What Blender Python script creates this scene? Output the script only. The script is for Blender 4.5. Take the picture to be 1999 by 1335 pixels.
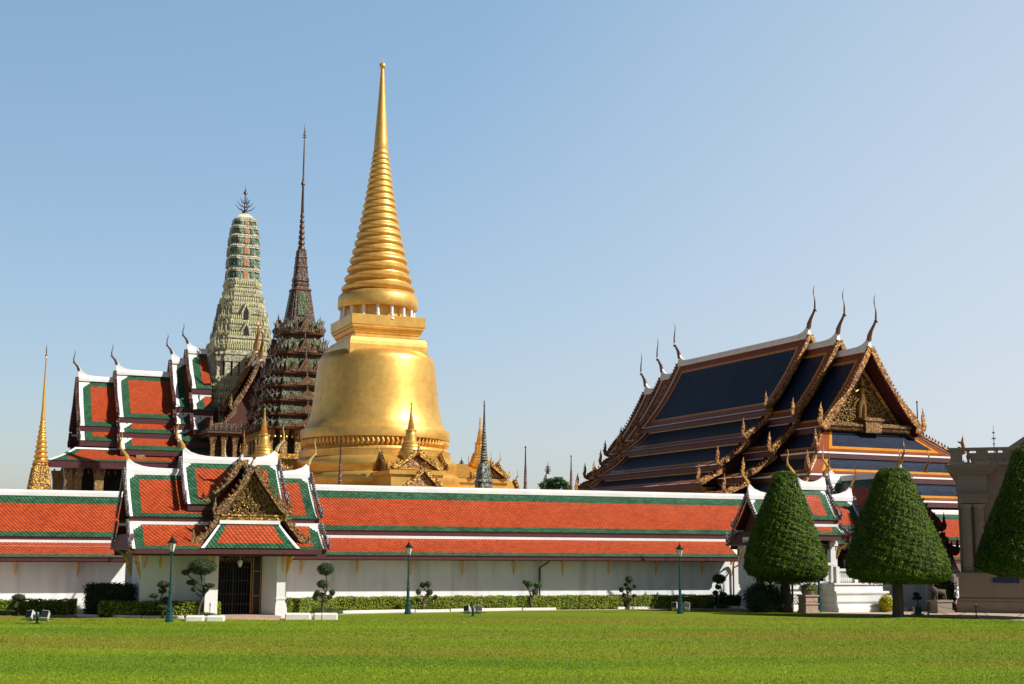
import bpy, math, random
import numpy as np
from mathutils import Vector, Matrix
random.seed(7); RNG = np.random.default_rng(7)
for o in list(bpy.data.objects): bpy.data.objects.remove(o)
S = bpy.context.scene
C = S.collection
R = math.radians
# ------------------------------------------------------------ camera, world, sun
FPX, CX, CY, HOR, CAMH, ROLL = 2770.0, 999.5, 667.5, 1084.0, 2.8, .0055
PITCH = math.atan((HOR - CY) / FPX)
cd = bpy.data.cameras.new('camera'); cam = bpy.data.objects.new('camera', cd); C.objects.link(cam)
cam.location = (0, 0, CAMH); cam.rotation_euler = (Matrix.Rotation(R(90) + PITCH, 3, 'X') @ Matrix.Rotation(ROLL, 3, 'Z')).to_euler()
cd.sensor_width = 36.0; cd.lens = FPX / 1999.0 * 36.0; cd.clip_end = 4000; cd.clip_start = .5
S.camera = cam
S.render.resolution_x = 1024; S.render.resolution_y = 684
SUN_AZ, SUN_EL = R(72), R(40)          # azimuth from -Y towards +X
w = bpy.data.worlds.new('World'); S.world = w; w.use_nodes = True
nt = w.node_tree; bg = nt.nodes['Background']
sky = nt.nodes.new('ShaderNodeTexSky'); sky.sky_type = 'NISHITA'; sky.sun_disc = False
sky.sun_elevation = SUN_EL; sky.sun_rotation = math.pi - SUN_AZ
sky.air_density = 1.0; sky.dust_density = 1.2; sky.ozone_density = 1.5; sky.altitude = 0
# a hazy tropical sky: the clear-sky colours are whitened and lifted low down and dimmed overhead to deepen the walls' shade
stc = nt.nodes.new('ShaderNodeTexCoord'); ssx = nt.nodes.new('ShaderNodeSeparateXYZ'); nt.links.new(stc.outputs['Generated'], ssx.inputs[0])
scr = nt.nodes.new('ShaderNodeValToRGB'); nt.links.new(ssx.outputs[2], scr.inputs[0]); e_ = scr.color_ramp.elements
e_[0].position = 0.0; e_[0].color = (.42, .39, .415, 1); e_[1].position = 1.0; e_[1].color = (.07, .07, .07, 1)
for p_, c_ in ((.12, (.475, .455, .455, 1)), (.40, (.62, .655, .585, 1)), (.52, (.22, .22, .22, 1))):
    x_ = e_.new(p_); x_.color = c_
smx = nt.nodes.new('ShaderNodeVectorMath'); smx.operation = 'MULTIPLY'; nt.links.new(sky.outputs[0], smx.inputs[0]); nt.links.new(scr.outputs[0], smx.inputs[1])
def skm(op, a, b=None):
    q = nt.nodes.new('ShaderNodeMath'); q.operation = op
    for i_, v_ in enumerate((a, b)):
        if v_ is None: continue
        if isinstance(v_, (int, float)): q.inputs[i_].default_value = v_
        else: nt.links.new(v_, q.inputs[i_])
    return q.outputs[0]
# the haze is brighter towards the sun's side; sky round the sun and behind the camera is dimmed to deepen shade
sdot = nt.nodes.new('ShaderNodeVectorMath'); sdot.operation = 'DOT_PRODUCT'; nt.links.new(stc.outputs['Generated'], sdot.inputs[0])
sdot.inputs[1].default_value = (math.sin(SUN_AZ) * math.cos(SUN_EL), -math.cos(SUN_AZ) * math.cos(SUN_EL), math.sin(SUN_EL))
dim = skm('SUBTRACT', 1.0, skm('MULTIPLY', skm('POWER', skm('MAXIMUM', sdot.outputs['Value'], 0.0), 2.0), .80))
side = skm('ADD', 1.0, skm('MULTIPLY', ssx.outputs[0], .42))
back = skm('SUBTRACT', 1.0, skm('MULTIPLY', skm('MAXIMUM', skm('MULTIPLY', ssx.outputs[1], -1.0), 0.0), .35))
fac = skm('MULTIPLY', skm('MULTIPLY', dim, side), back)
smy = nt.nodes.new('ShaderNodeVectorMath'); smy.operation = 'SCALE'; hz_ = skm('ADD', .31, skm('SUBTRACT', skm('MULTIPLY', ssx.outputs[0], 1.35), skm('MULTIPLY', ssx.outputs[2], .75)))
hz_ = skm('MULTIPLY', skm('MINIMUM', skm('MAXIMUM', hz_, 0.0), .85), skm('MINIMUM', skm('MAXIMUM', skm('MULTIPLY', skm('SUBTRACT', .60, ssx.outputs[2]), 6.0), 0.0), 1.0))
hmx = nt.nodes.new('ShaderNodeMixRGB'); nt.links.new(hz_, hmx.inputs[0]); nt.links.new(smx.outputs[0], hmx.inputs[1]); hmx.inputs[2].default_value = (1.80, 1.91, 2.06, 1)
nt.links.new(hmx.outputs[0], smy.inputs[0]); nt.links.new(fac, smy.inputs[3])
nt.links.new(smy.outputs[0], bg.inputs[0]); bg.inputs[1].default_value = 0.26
ld = bpy.data.lights.new('sun', 'SUN'); ld.energy = 5.0; ld.angle = R(.55); ld.color = (1, .94, .85)
sun = bpy.data.objects.new('sun', ld); C.objects.link(sun)
sd = Vector((math.sin(SUN_AZ) * math.cos(SUN_EL), -math.cos(SUN_AZ) * math.cos(SUN_EL), math.sin(SUN_EL)))
sun.rotation_euler = sd.to_track_quat('Z', 'Y').to_euler(); sun.location = (60, -40, 80)
S.view_settings.view_transform = 'Standard'; S.view_settings.look = 'None'
S.view_settings.exposure = 0.38; S.view_settings.gamma = 1.0
S.cycles.max_bounces = 6
# ------------------------------------------------------------ measuring helpers
sp_, cp_ = math.sin(PITCH), math.cos(PITCH)
def ray(px, py):
    u0 = px - CX; v0 = CY - py; u = u0 * math.cos(ROLL) - v0 * math.sin(ROLL); v = u0 * math.sin(ROLL) + v0 * math.cos(ROLL)
    return Vector((u, FPX * cp_ - v * sp_, FPX * sp_ + v * cp_))
def at(px, py, Y):
    d = ray(px, py); t = Y / d.y
    return Vector((d.x * t, Y, CAMH + d.z * t))
def ground(px, py, z=0.0):
    d = ray(px, py); t = (z - CAMH) / d.z
    return Vector((d.x * t, d.y * t, z))
class Fr:
    """a building's frame: origin on the ground, local x to the right, local y into the building"""
    def __init__(s, ox, oy, yaw):
        s.o = Vector((ox, oy, 0)); s.yaw = R(yaw)
        s.ax = Vector((math.cos(s.yaw), math.sin(s.yaw), 0)); s.ay = Vector((-math.sin(s.yaw), math.cos(s.yaw), 0))
    def loc(s, px, py, ly):
        d = ray(px, py); c = Vector((0, 0, CAMH))
        t = (ly - (c - s.o).dot(s.ay)) / d.dot(s.ay)
        p = c + d * t
        return ((p - s.o).dot(s.ax), p.z)
    def lx(s, px, py, ly): return s.loc(px, py, ly)[0]
    def z(s, px, py, ly): return s.loc(px, py, ly)[1]
    def ly_for(s, px, py, lx):
        a, b = -60.0, 90.0
        fa = s.lx(px, py, a) - lx
        for _ in range(60):
            m = (a + b) / 2; fm = s.lx(px, py, m) - lx
            if (fm > 0) == (fa > 0): a = m
            else: b = m
        return (a + b) / 2
# ------------------------------------------------------------ materials
def mat(name, col, rough=.6, metal=0.0, var=.12, vs=3.0, bump=0.0, bs=20.0, col2=None, spec=.5, dirt=None, stretch=(1, 1, 1), ramp=None):
    m = bpy.data.materials.new(name); m.use_nodes = True; n = m.node_tree.nodes; l = m.node_tree.links
    b = n['Principled BSDF']; b.inputs['Roughness'].default_value = rough; b.inputs['Metallic'].default_value = metal
    b.inputs['Specular IOR Level'].default_value = spec
    tc = n.new('ShaderNodeTexCoord'); mp = n.new('ShaderNodeMapping'); mp.inputs['Scale'].default_value = stretch
    l.new(tc.outputs['Object'], mp.inputs[0])
    ns = n.new('ShaderNodeTexNoise'); ns.inputs['Scale'].default_value = vs; ns.inputs['Detail'].default_value = 6; ns.inputs['Roughness'].default_value = .65
    l.new(mp.outputs[0], ns.inputs[0])
    cr = n.new('ShaderNodeValToRGB'); l.new(ns.outputs[0], cr.inputs[0])
    lo, hi = ramp or (.3, .7)
    cr.color_ramp.elements[0].position = lo; cr.color_ramp.elements[1].position = hi
    c2 = col2 or tuple(min(1, c * (1 + var)) for c in col)
    c1 = col if col2 else tuple(c * (1 - var) for c in col)
    cr.color_ramp.elements[0].color = (*c1, 1); cr.color_ramp.elements[1].color = (*c2, 1)
    out = cr.outputs[0]
    if dirt:
        amt, dc, ds = dirt
        n2 = n.new('ShaderNodeTexNoise'); n2.inputs['Scale'].default_value = ds; n2.inputs['Detail'].default_value = 5
        mp2 = n.new('ShaderNodeMapping'); mp2.inputs['Scale'].default_value = (1, 1, .12); l.new(tc.outputs['Object'], mp2.inputs[0]); l.new(mp2.outputs[0], n2.inputs[0])
        r2 = n.new('ShaderNodeMapRange'); r2.inputs['From Min'].default_value = .45; r2.inputs['From Max'].default_value = .8; r2.inputs['To Max'].default_value = amt
        l.new(n2.outputs[0], r2.inputs[0])
        mx = n.new('ShaderNodeMixRGB'); l.new(r2.outputs[0], mx.inputs[0]); l.new(out, mx.inputs[1]); mx.inputs[2].default_value = (*dc, 1); out = mx.outputs[0]
    l.new(out, b.inputs['Base Color'])
    if bump:
        nb = n.new('ShaderNodeTexNoise'); nb.inputs['Scale'].default_value = bs; nb.inputs['Detail'].default_value = 4
        l.new(tc.outputs['Object'], nb.inputs[0])
        bp = n.new('ShaderNodeBump'); bp.inputs['Strength'].default_value = bump; bp.inputs['Distance'].default_value = .05
        l.new(nb.outputs[0], bp.inputs['Height']); l.new(bp.outputs[0], b.inputs['Normal'])
    return m
def tile_mat(name, col, tw=.20, th=.15, rough=.35, var=.25, dark=.35, col2=None):
    """glazed fish-scale tiles in staggered rows, laid out on the UV (metres)"""
    m = bpy.data.materials.new(name); m.use_nodes = True; n = m.node_tree.nodes; l = m.node_tree.links
    b = n['Principled BSDF']; b.inputs['Roughness'].default_value = rough; b.inputs['Specular IOR Level'].default_value = .3
    uv = n.new('ShaderNodeUVMap'); sx = n.new('ShaderNodeSeparateXYZ'); l.new(uv.outputs[0], sx.inputs[0])
    def M(op, a, bb=None, c=None):
        q = n.new('ShaderNodeMath'); q.operation = op
        for i, v in enumerate((a, bb, c)):
            if v is None: continue
            if isinstance(v, (int, float)): q.inputs[i].default_value = v
            else: l.new(v, q.inputs[i])
        return q.outputs[0]
    V = M('DIVIDE', sx.outputs[1], th); row = M('FLOOR', V); fv = M('SUBTRACT', V, row)
    off = M('MULTIPLY', M('MODULO', row, 2.0), .5)
    U = M('ADD', M('DIVIDE', sx.outputs[0], tw), off); cu = M('FLOOR', U); fu = M('SUBTRACT', U, cu)
    cx = n.new('ShaderNodeCombineXYZ'); l.new(cu, cx.inputs[0]); l.new(row, cx.inputs[1])
    wn = n.new('ShaderNodeTexWhiteNoise'); wn.noise_dimensions = '2D'; l.new(cx.outputs[0], wn.inputs[0])
    # rounded scale outline: gap grows at the corners of the lower end
    du = M('ABSOLUTE', M('SUBTRACT', fu, .5)); edge = M('ADD', M('MULTIPLY', M('POWER', M('MULTIPLY', du, 2.0), 2.0), .55), fv)
    sk_ = M('SUBTRACT', M('DIVIDE', sx.outputs[0], tw), M('MULTIPLY', V, .5)); fd = M('SUBTRACT', sk_, M('FLOOR', sk_))
    gap = M('MAXIMUM', M('MULTIPLY', M('GREATER_THAN', edge, 1.1), .6), M('MULTIPLY', M('LESS_THAN', fd, .34), .95))  # gap also holds diagonal dark bands painting the sunlit-edge hatch into the colour
    tc = n.new('ShaderNodeTexCoord'); ns = n.new('ShaderNodeTexNoise'); ns.inputs['Scale'].default_value = .9; ns.inputs['Detail'].default_value = 8
    ns.inputs['Roughness'].default_value = .7; l.new(tc.outputs['Object'], ns.inputs[0])
    k = M('ADD', M('MULTIPLY', wn.outputs[0], .4), M('MULTIPLY', ns.outputs[0], .8))
    cr = n.new('ShaderNodeValToRGB'); l.new(k, cr.inputs[0]); cr.color_ramp.elements[0].position = .12; cr.color_ramp.elements[1].position = .95
    c2 = col2 or tuple(min(1, c * (1 + var)) for c in col)
    cr.color_ramp.elements[0].color = (*[c * (1 - var) for c in col], 1); cr.color_ramp.elements[1].color = (*c2, 1)
    mx = n.new('ShaderNodeMixRGB'); l.new(M('MULTIPLY', gap, 1 - dark), mx.inputs[0]); l.new(cr.outputs[0], mx.inputs[1]); mx.inputs[2].default_value = (*[c * .12 for c in col], 1)
    l.new(mx.outputs[0], b.inputs['Base Color'])
    hgt = M('SUBTRACT', M('MULTIPLY', fv, 1.0), M('MULTIPLY', gap, 1.0))
    bp = n.new('ShaderNodeBump'); bp.inputs['Strength'].default_value = .7; bp.inputs['Distance'].default_value = .03
    l.new(hgt, bp.inputs['Height']); l.new(bp.outputs[0], b.inputs['Normal'])
    return m
def carve_mat(name, dark, light, sc=6.0, metal=.4, rough=.4, glint=None, lo=.42, hi=.6):
    """deep carved and gilded work: light relief over a dark ground"""
    m = bpy.data.materials.new(name); m.use_nodes = True; n = m.node_tree.nodes; l = m.node_tree.links
    b = n['Principled BSDF']; b.inputs['Roughness'].default_value = rough; b.inputs['Metallic'].default_value = metal
    tc = n.new('ShaderNodeTexCoord')
    ns = n.new('ShaderNodeTexNoise'); ns.inputs['Scale'].default_value = sc; ns.inputs['Detail'].default_value = 3; ns.inputs['Distortion'].default_value = 1.6
    l.new(tc.outputs['Object'], ns.inputs[0])
    cr = n.new('ShaderNodeValToRGB'); l.new(ns.outputs[0], cr.inputs[0]); cr.color_ramp.elements[0].position = lo; cr.color_ramp.elements[1].position = hi
    cr.color_ramp.elements[0].color = (*dark, 1); cr.color_ramp.elements[1].color = (*light, 1); out = cr.outputs[0]
    if glint:
        vo = n.new('ShaderNodeTexVoronoi'); vo.inputs['Scale'].default_value = sc * 3; l.new(tc.outputs['Object'], vo.inputs[0])
        lt = n.new('ShaderNodeMath'); lt.operation = 'LESS_THAN'; l.new(vo.outputs['Distance'], lt.inputs[0]); lt.inputs[1].default_value = .22
        mx = n.new('ShaderNodeMixRGB'); l.new(lt.outputs[0], mx.inputs[0]); l.new(out, mx.inputs[1]); mx.inputs[2].default_value = (*glint, 1); out = mx.outputs[0]
    l.new(out, b.inputs['Base Color'])
    bp = n.new('ShaderNodeBump'); bp.inputs['Strength'].default_value = 1.0; bp.inputs['Distance'].default_value = .12
    l.new(ns.outputs[0], bp.inputs['Height']); l.new(bp.outputs[0], b.inputs['Normal'])
    return m
def leaf_mat(name, c1, c2, sc=3.0, rough=.55, trans=.25):
    m = bpy.data.materials.new(name); m.use_nodes = True; n = m.node_tree.nodes; l = m.node_tree.links
    b = n['Principled BSDF']; b.inputs['Roughness'].default_value = rough; b.inputs['Specular IOR Level'].default_value = .3
    g = n.new('ShaderNodeNewGeometry')
    rnd = g.outputs['Random Per Island']
    tc = n.new('ShaderNodeTexCoord'); ns = n.new('ShaderNodeTexNoise'); ns.inputs['Scale'].default_value = sc; ns.inputs['Detail'].default_value = 3; l.new(tc.outputs['Object'], ns.inputs[0])
    ad = n.new('ShaderNodeMath'); ad.operation = 'MULTIPLY_ADD'; l.new(rnd, ad.inputs[0]); ad.inputs[1].default_value = .7
    l.new(ns.outputs[0], ad.inputs[2])
    sb = n.new('ShaderNodeMath'); sb.operation = 'SUBTRACT'; l.new(ad.outputs[0], sb.inputs[0]); sb.inputs[1].default_value = .35
    cr = n.new('ShaderNodeValToRGB'); l.new(sb.outputs[0], cr.inputs[0]); cr.color_ramp.elements[0].position = .1; cr.color_ramp.elements[1].position = .9
    cr.color_ramp.elements[0].color = (*c1, 1); cr.color_ramp.elements[1].color = (*c2, 1)
    l.new(cr.outputs[0], b.inputs['Base Color'])
    tl = n.new('ShaderNodeBsdfTranslucent'); l.new(cr.outputs[0], tl.inputs[0])
    mx = n.new('ShaderNodeMixShader'); mx.inputs[0].default_value = trans
    l.new(b.outputs[0], mx.inputs[1]); l.new(tl.outputs[0], mx.inputs[2]); l.new(mx.outputs[0], n['Material Output'].inputs[0])
    return m
M = {}
M['orange'] = tile_mat('orange_tiles', (.42, .046, .011), col2=(.62, .098, .022), var=.3, dark=.2, rough=.55)
M['green'] = tile_mat('green_tiles', (.006, .048, .026), col2=(.06, .20, .10), var=.5, dark=.2, rough=.4)
M['navy'] = tile_mat('navy_tiles', (.004, .012, .034), col2=(.018, .042, .10), var=.5, rough=.5, tw=.36, th=.32, dark=.0)
M['rust'] = tile_mat('rust_tiles', (.30, .075, .028), var=.25, tw=.25, th=.22, rough=.4)
M['amber'] = tile_mat('amber_tiles', (.72, .30, .022), var=.2, tw=.25, th=.22, rough=.4)
M['white'] = mat('white_plaster', (.78, .79, .79), .7, var=.05, vs=1.2, bump=.15, bs=9, dirt=(.35, (.45, .43, .38), .9))
M['wall'] = mat('limewashed_wall', (.80, .83, .84), .8, var=.04, vs=.8, bump=.12, bs=6, dirt=(.75, (.46, .46, .42), 1.5))
M['maroon'] = mat('maroon_timber', (.075, .018, .022), .5, var=.25, vs=4)
M['edgeboard'] = carve_mat('silvered_edge_board', (.05, .012, .02), (.42, .40, .42), 7.0, .1, .35, lo=.4, hi=.62)
M['darkwood'] = mat('dark_red_boards', (.07, .014, .008), .6, var=.4, vs=3, stretch=(1, 1, 6))
M['barge'] = carve_mat('carved_gilt_board', (.06, .03, .014), (.33, .185, .06), 5.0, .35, .45, lo=.35, hi=.65)
M['bargegold'] = carve_mat('gilt_orange_board', (.12, .05, .018), (.45, .22, .055), 3.0, .3, .45)
M['carved'] = carve_mat('carved_gable_ground', (.02, .012, .008), (.19, .11, .04), 4.0, .3, .5)
M['relief'] = mat('gilt_relief', (.30, .185, .055), .38, .55, var=.3, vs=8)
M['gold'] = mat('gilded_tile', (.78, .47, .12), .42, .62, var=.20, vs=2.2, bump=.10, bs=24, dirt=(.42, (.42, .22, .045), .45), ramp=(.25, .75))
def gold_leaf():
    m = M['gold']; n = m.node_tree.nodes; l = m.node_tree.links; b = n['Principled BSDF']; src = b.inputs['Base Color'].links[0].from_socket
    def Mt(op, a, bb=None, c=None):
        q = n.new('ShaderNodeMath'); q.operation = op
        for i, v in enumerate((a, bb, c)):
            if v is None: continue
            if isinstance(v, (int, float)): q.inputs[i].default_value = v
            else: l.new(v, q.inputs[i])
        return q.outputs[0]
    tc = n.new('ShaderNodeTexCoord'); sx = n.new('ShaderNodeSeparateXYZ'); l.new(tc.outputs['Object'], sx.inputs[0])
    v = Mt('DIVIDE', sx.outputs[2], .62); row = Mt('FLOOR', v); u = Mt('MULTIPLY_ADD', Mt('ARCTAN2', sx.outputs[1], sx.outputs[0]), 6.4, Mt('MULTIPLY', Mt('MODULO', row, 2.0), .5)); cu = Mt('FLOOR', u)
    cx = n.new('ShaderNodeCombineXYZ'); l.new(cu, cx.inputs[0]); l.new(row, cx.inputs[1]); wn = n.new('ShaderNodeTexWhiteNoise'); wn.noise_dimensions = '2D'; l.new(cx.outputs[0], wn.inputs[0])
    line = Mt('MAXIMUM', Mt('LESS_THAN', Mt('SUBTRACT', v, row), .035), Mt('LESS_THAN', Mt('SUBTRACT', u, cu), .02))
    k = Mt('SUBTRACT', Mt('MULTIPLY_ADD', wn.outputs[0], .055, .96), Mt('MULTIPLY', line, .09))
    sc = n.new('ShaderNodeVectorMath'); sc.operation = 'SCALE'; l.new(src, sc.inputs[0]); l.new(k, sc.inputs[3]); l.new(sc.outputs[0], b.inputs['Base Color'])
    l.new(Mt('MULTIPLY_ADD', wn.outputs[0], .03, .40), b.inputs['Roughness'])
gold_leaf()
M['goldb'] = mat('bright_gilding', (.78, .43, .09), .38, .7, var=.15, vs=5)
M['goldd'] = carve_mat('gilt_carving_worn', (.16, .08, .025), (.62, .36, .08), 4.0, .5, .4)
M['giltpillar'] = carve_mat('mosaic_pillar', (.12, .06, .02), (.52, .33, .11), 9.0, .4, .35, glint=(.45, .46, .44))
M['mondop'] = carve_mat('mondop_mosaic', (.03, .018, .013), (.13, .075, .05), 4.0, .2, .4, glint=(.17, .14, .11), lo=.35, hi=.65)
M['mondopedge'] = mat('mondop_red_edge', (.13, .06, .03), .5, .2, var=.4, vs=4)
M['mondopgreen'] = carve_mat('mondop_green_scales', (.018, .03, .014), (.11, .16, .06), 6.0, .1, .3)
M['silverfin'] = mat('silvered_finial', (.19, .15, .12), .4, .3, var=.4, vs=9)
M['prang'] = carve_mat('prang_porcelain', (.15, .15, .10), (.50, .48, .33), 3.0, .0, .35, lo=.3, hi=.6)
M['prangg'] = carve_mat('prang_green', (.03, .09, .07), (.17, .29, .21), 3.0, .0, .3)
M['prangy'] = mat('prang_yellow_finials', (.46, .45, .17), .4, 0, var=.3, vs=5, col2=(.50, .48, .32))
M['prango'] = mat('prang_orange_niche', (.42, .20, .09), .5, 0, var=.3, vs=5)
M['prangr'] = mat('prang_maroon_strip', (.11, .015, .03), .5, 0, var=.3, vs=5)
M['prangtop'] = mat('prang_pale_cap', (.55, .55, .42), .5, 0, var=.25, vs=3)
M['greymosaic'] = carve_mat('grey_mosaic', (.035, .045, .04), (.27, .28, .22), 5.0, .0, .35)
M['bronze'] = mat('bronze_horn', (.10, .055, .035), .4, .4, var=.3, vs=6)
M['horn'] = mat('gilt_horn', (.34, .17, .05), .4, .5, var=.25, vs=6)
M['horndark'] = mat('dark_gilt_horn', (.15, .085, .04), .4, .5, var=.25, vs=6)
M['hornwhite'] = mat('ivory_horn', (.62, .48, .22), .4, .3, var=.2, vs=6)
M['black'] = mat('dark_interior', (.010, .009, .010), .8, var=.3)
M['ironwork'] = mat('black_ironwork', (.02, .018, .017), .45, .5, var=.2)
M['lampgreen'] = mat('dark_green_enamel', (.008, .055, .058), .32, 0, var=.15, vs=9)
M['glass'] = mat('frosted_lamp_glass', (.62, .62, .58), .15, 0, var=.05)
M['stonegrey'] = mat('brown_grey_stone', (.25, .20, .16), .75, var=.1, vs=1.5, bump=.2, bs=12, dirt=(.3, (.19, .15, .125), .6))
M['sandstone'] = mat('sandstone_block', (.42, .29, .21), .8, var=.15, vs=3, bump=.5, bs=8)
M['bark'] = mat('grey_brown_bark', (.085, .06, .045), .85, var=.35, vs=5, bump=.8, bs=9, stretch=(1, 1, .25))
M['concrete'] = mat('white_kerb', (.72, .70, .66), .8, var=.1, vs=2, bump=.2)
M['whitepaint'] = mat('flood_housing', (.45, .43, .44), .5, 0, var=.2, vs=4)
M['path'] = mat('pink_sand_path', (.46, .36, .29), .9, var=.12, vs=2, bump=.2)
M['redroof'] = tile_mat('dark_red_corrugated', (.16, .04, .035), tw=.2, th=4, var=.2)
M['blue'] = mat('blue_panel', (.01, .03, .14), .4, var=.1)
M['slate'] = mat('blue_grey_roof', (.05, .08, .11), .5, var=.2)
M['leaf_cone'] = leaf_mat('topiary_leaf', (.012, .046, .004), (.165, .26, .012), 1.6)
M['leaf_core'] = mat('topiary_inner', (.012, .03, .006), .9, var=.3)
M['leaf_hedge'] = leaf_mat('hedge_leaf', (.06, .13, .008), (.42, .48, .03), 2.0, trans=.3)
M['leaf_dark'] = leaf_mat('dark_shrub_leaf', (.008, .025, .008), (.03, .06, .02), 2.0, trans=.1)
M['leaf_bonsai'] = leaf_mat('bonsai_leaf', (.016, .035, .012), (.075, .10, .035), 4.0, trans=.15)
M['leaf_fresh'] = leaf_mat('fresh_bonsai_leaf', (.02, .08, .015), (.07, .20, .03), 4.0, trans=.2)
M['leaf_low'] = leaf_mat('low_grass_leaf', (.03, .08, .012), (.11, .17, .03), 3.0)
M['palm'] = leaf_mat('palm_leaf', (.07, .12, .012), (.25, .28, .03), 3.0, trans=.3)
M['yellowleaf'] = leaf_mat('yellow_leaf', (.25, .24, .01), (.6, .52, .02), 3.0, trans=.3)
# ------------------------------------------------------------ objects
def tag(o, label=None, cat=None, group=None, kind=None):
    for k, v in (('label', label), ('category', cat), ('group', group), ('kind', kind)):
        if v: o[k] = v
    return o
def empty(name, loc, rz=0, label=None, cat=None, group=None):
    o = bpy.data.objects.new(name, None); C.objects.link(o); o.location = loc; o.rotation_euler = (0, 0, rz)
    o.empty_display_size = .3
    return tag(o, label, cat, group)
def copy_thing(root, loc, rz=None, label=None, group=None, scale=None):
    def cp(o, par):
        c = o.copy(); C.objects.link(c); c.parent = par
        for ch in o.children: cp(ch, c)
        return c
    c = cp(root, None); c.location = loc
    if rz is not None: c.rotation_euler = (0, 0, rz)
    if label: c['label'] = label
    if group: c['group'] = group
    if scale: c.scale = (scale,) * 3
    return c
class MB:
    def __init__(s): s.v = []; s.f = []; s.m = []; s.uv = {}; s.sm = set()
    def add(s, vs, fs, mi=0, uvs=None, smooth=False):
        b = len(s.v); s.v += [tuple(v) for v in vs]
        for i, f in enumerate(fs):
            k = len(s.f); s.f.append(tuple(b + j for j in f)); s.m.append(mi if isinstance(mi, int) else mi[i])
            if uvs: s.uv[k] = uvs[i]
            if smooth: s.sm.add(k)
        return s
    def box(s, x0, x1, y0, y1, z0, z1, mi=0, T=None):
        vs = [(x, y, z) for z in (z0, z1) for y in (y0, y1) for x in (x0, x1)]
        if T: vs = [T(v) for v in vs]
        return s.add(vs, [(0, 2, 3, 1), (4, 5, 7, 6), (0, 1, 5, 4), (2, 6, 7, 3), (0, 4, 6, 2), (1, 3, 7, 5)], mi)
    def taper(s, cx, cy, z0, z1, a0, b0, a1, b1, mi=0):
        vs = [(cx + sx * a, cy + sy * b, z) for z, a, b in ((z0, a0, b0), (z1, a1, b1)) for sx, sy in ((-1, -1), (1, -1), (1, 1), (-1, 1))]
        return s.add(vs, [(3, 2, 1, 0), (4, 5, 6, 7), (0, 1, 5, 4), (1, 2, 6, 5), (2, 3, 7, 6), (3, 0, 4, 7)], mi)
    def loops(s, rings, mi=0, smooth=True, cap=True):
        """rings: list of equally long vertex loops"""
        n = len(rings[0]); vs = [p for r in rings for p in r]; fs = []; ms = []
        for i in range(len(rings) - 1):
            for j in range(n):
                fs.append((i * n + j, i * n + (j + 1) % n, (i + 1) * n + (j + 1) % n, (i + 1) * n + j)); ms.append(mi if isinstance(mi, int) else mi[i])
        if cap:
            fs.append(tuple(range(n - 1, -1, -1))); fs.append(tuple((len(rings) - 1) * n + j for j in range(n))); a = mi if isinstance(mi, int) else mi[-1]; ms += [a, a]
        b = len(s.v); s.v += [tuple(p) for p in vs]
        for f, m_ in zip(fs, ms):
            k = len(s.f); s.f.append(tuple(b + j for j in f)); s.m.append(m_)
            if smooth and len(f) == 4: s.sm.add(k)
        return s
    def lathe(s, prof, cx=0, cy=0, n=24, mi=0, smooth=True, rot=0):
        return s.loops([[(cx + r * math.cos(2 * math.pi * (j + rot) / n), cy + r * math.sin(2 * math.pi * (j + rot) / n), z) for j in range(n)] for z, r in prof], mi, smooth)
    def tube(s, pts, rs, n=8, mi=0, smooth=True, flat=1.0):
        pts = [Vector(p) for p in pts]; rings = []
        if isinstance(rs, (int, float)): rs = [rs] * len(pts)
        ref = Vector((0, 0, 1))
        for i, p in enumerate(pts):
            d = (pts[min(i + 1, len(pts) - 1)] - pts[max(i - 1, 0)]).normalized()
            a = d.cross(ref)
            if a.length < .15: a = d.cross(Vector((1, 0, 0)))
            a.normalize(); b = d.cross(a).normalized()
            if i and (a.dot(pa) < 0): a = -a; b = -b
            pa = a
            rings.append([p + a * rs[i] * flat * math.cos(2 * math.pi * j / n) + b * rs[i] * math.sin(2 * math.pi * j / n) for j in range(n)])
        return s.loops(rings, mi, smooth)
    def prism(s, poly, d, T, mi=0, side=None):
        """poly in 2-D (a,b); extruded from 0 to d; T maps (a,b,c) to the object's space"""
        n = len(poly); vs = [T((a, b, 0)) for a, b in poly] + [T((a, b, d)) for a, b in poly]
        fs = [tuple(range(n - 1, -1, -1)), tuple(range(n, 2 * n))] + [(i, (i + 1) % n, n + (i + 1) % n, n + i) for i in range(n)]
        return s.add(vs, fs, [mi, mi] + [side if side is not None else mi] * n)
    def spike(s, p, d, h, wdt, mi=0, lean=None):
        """a small flame shaped spike at p, growing along d"""
        p = Vector(p); d = Vector(d).normalized(); a = d.cross(Vector((0, 0, 1)))
        if a.length < .1: a = Vector((1, 0, 0))
        a.normalize(); b = d.cross(a).normalized()
        m = p + d * h * .4; t = p + d * h + (Vector(lean) if lean else Vector())
        vs = [p + a * wdt * .3, p - a * wdt * .3, p + b * wdt * .3, p - b * wdt * .3, m + a * wdt * .5, m - a * wdt * .5, m + b * wdt * .5, m - b * wdt * .5, t]
        return s.add(vs, [(0, 2, 6, 4), (2, 1, 5, 6), (1, 3, 7, 5), (3, 0, 4, 7), (4, 6, 8), (6, 5, 8), (5, 7, 8), (7, 4, 8)], mi)
    def build(s, name, mats, parent=None, loc=None, rz=None, bevel=0):
        me = bpy.data.meshes.new(name); me.from_pydata(s.v, [], s.f)
        for m_ in (mats if isinstance(mats, (list, tuple)) else [mats]): me.materials.append(M[m_] if isinstance(m_, str) else m_)
        me.polygons.foreach_set('material_index', s.m)
        if s.sm:
            sm = np.zeros(len(s.f), dtype=bool); sm[list(s.sm)] = True; me.polygons.foreach_set('use_smooth', sm)
            me.update(); me.set_sharp_from_angle(angle=R(42))
        if s.uv:
            uvl = me.uv_layers.new(name='UVMap')
            for k, uvs in s.uv.items():
                for li, u in zip(me.polygons[k].loop_indices, uvs): uvl.data[li].uv = u
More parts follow.
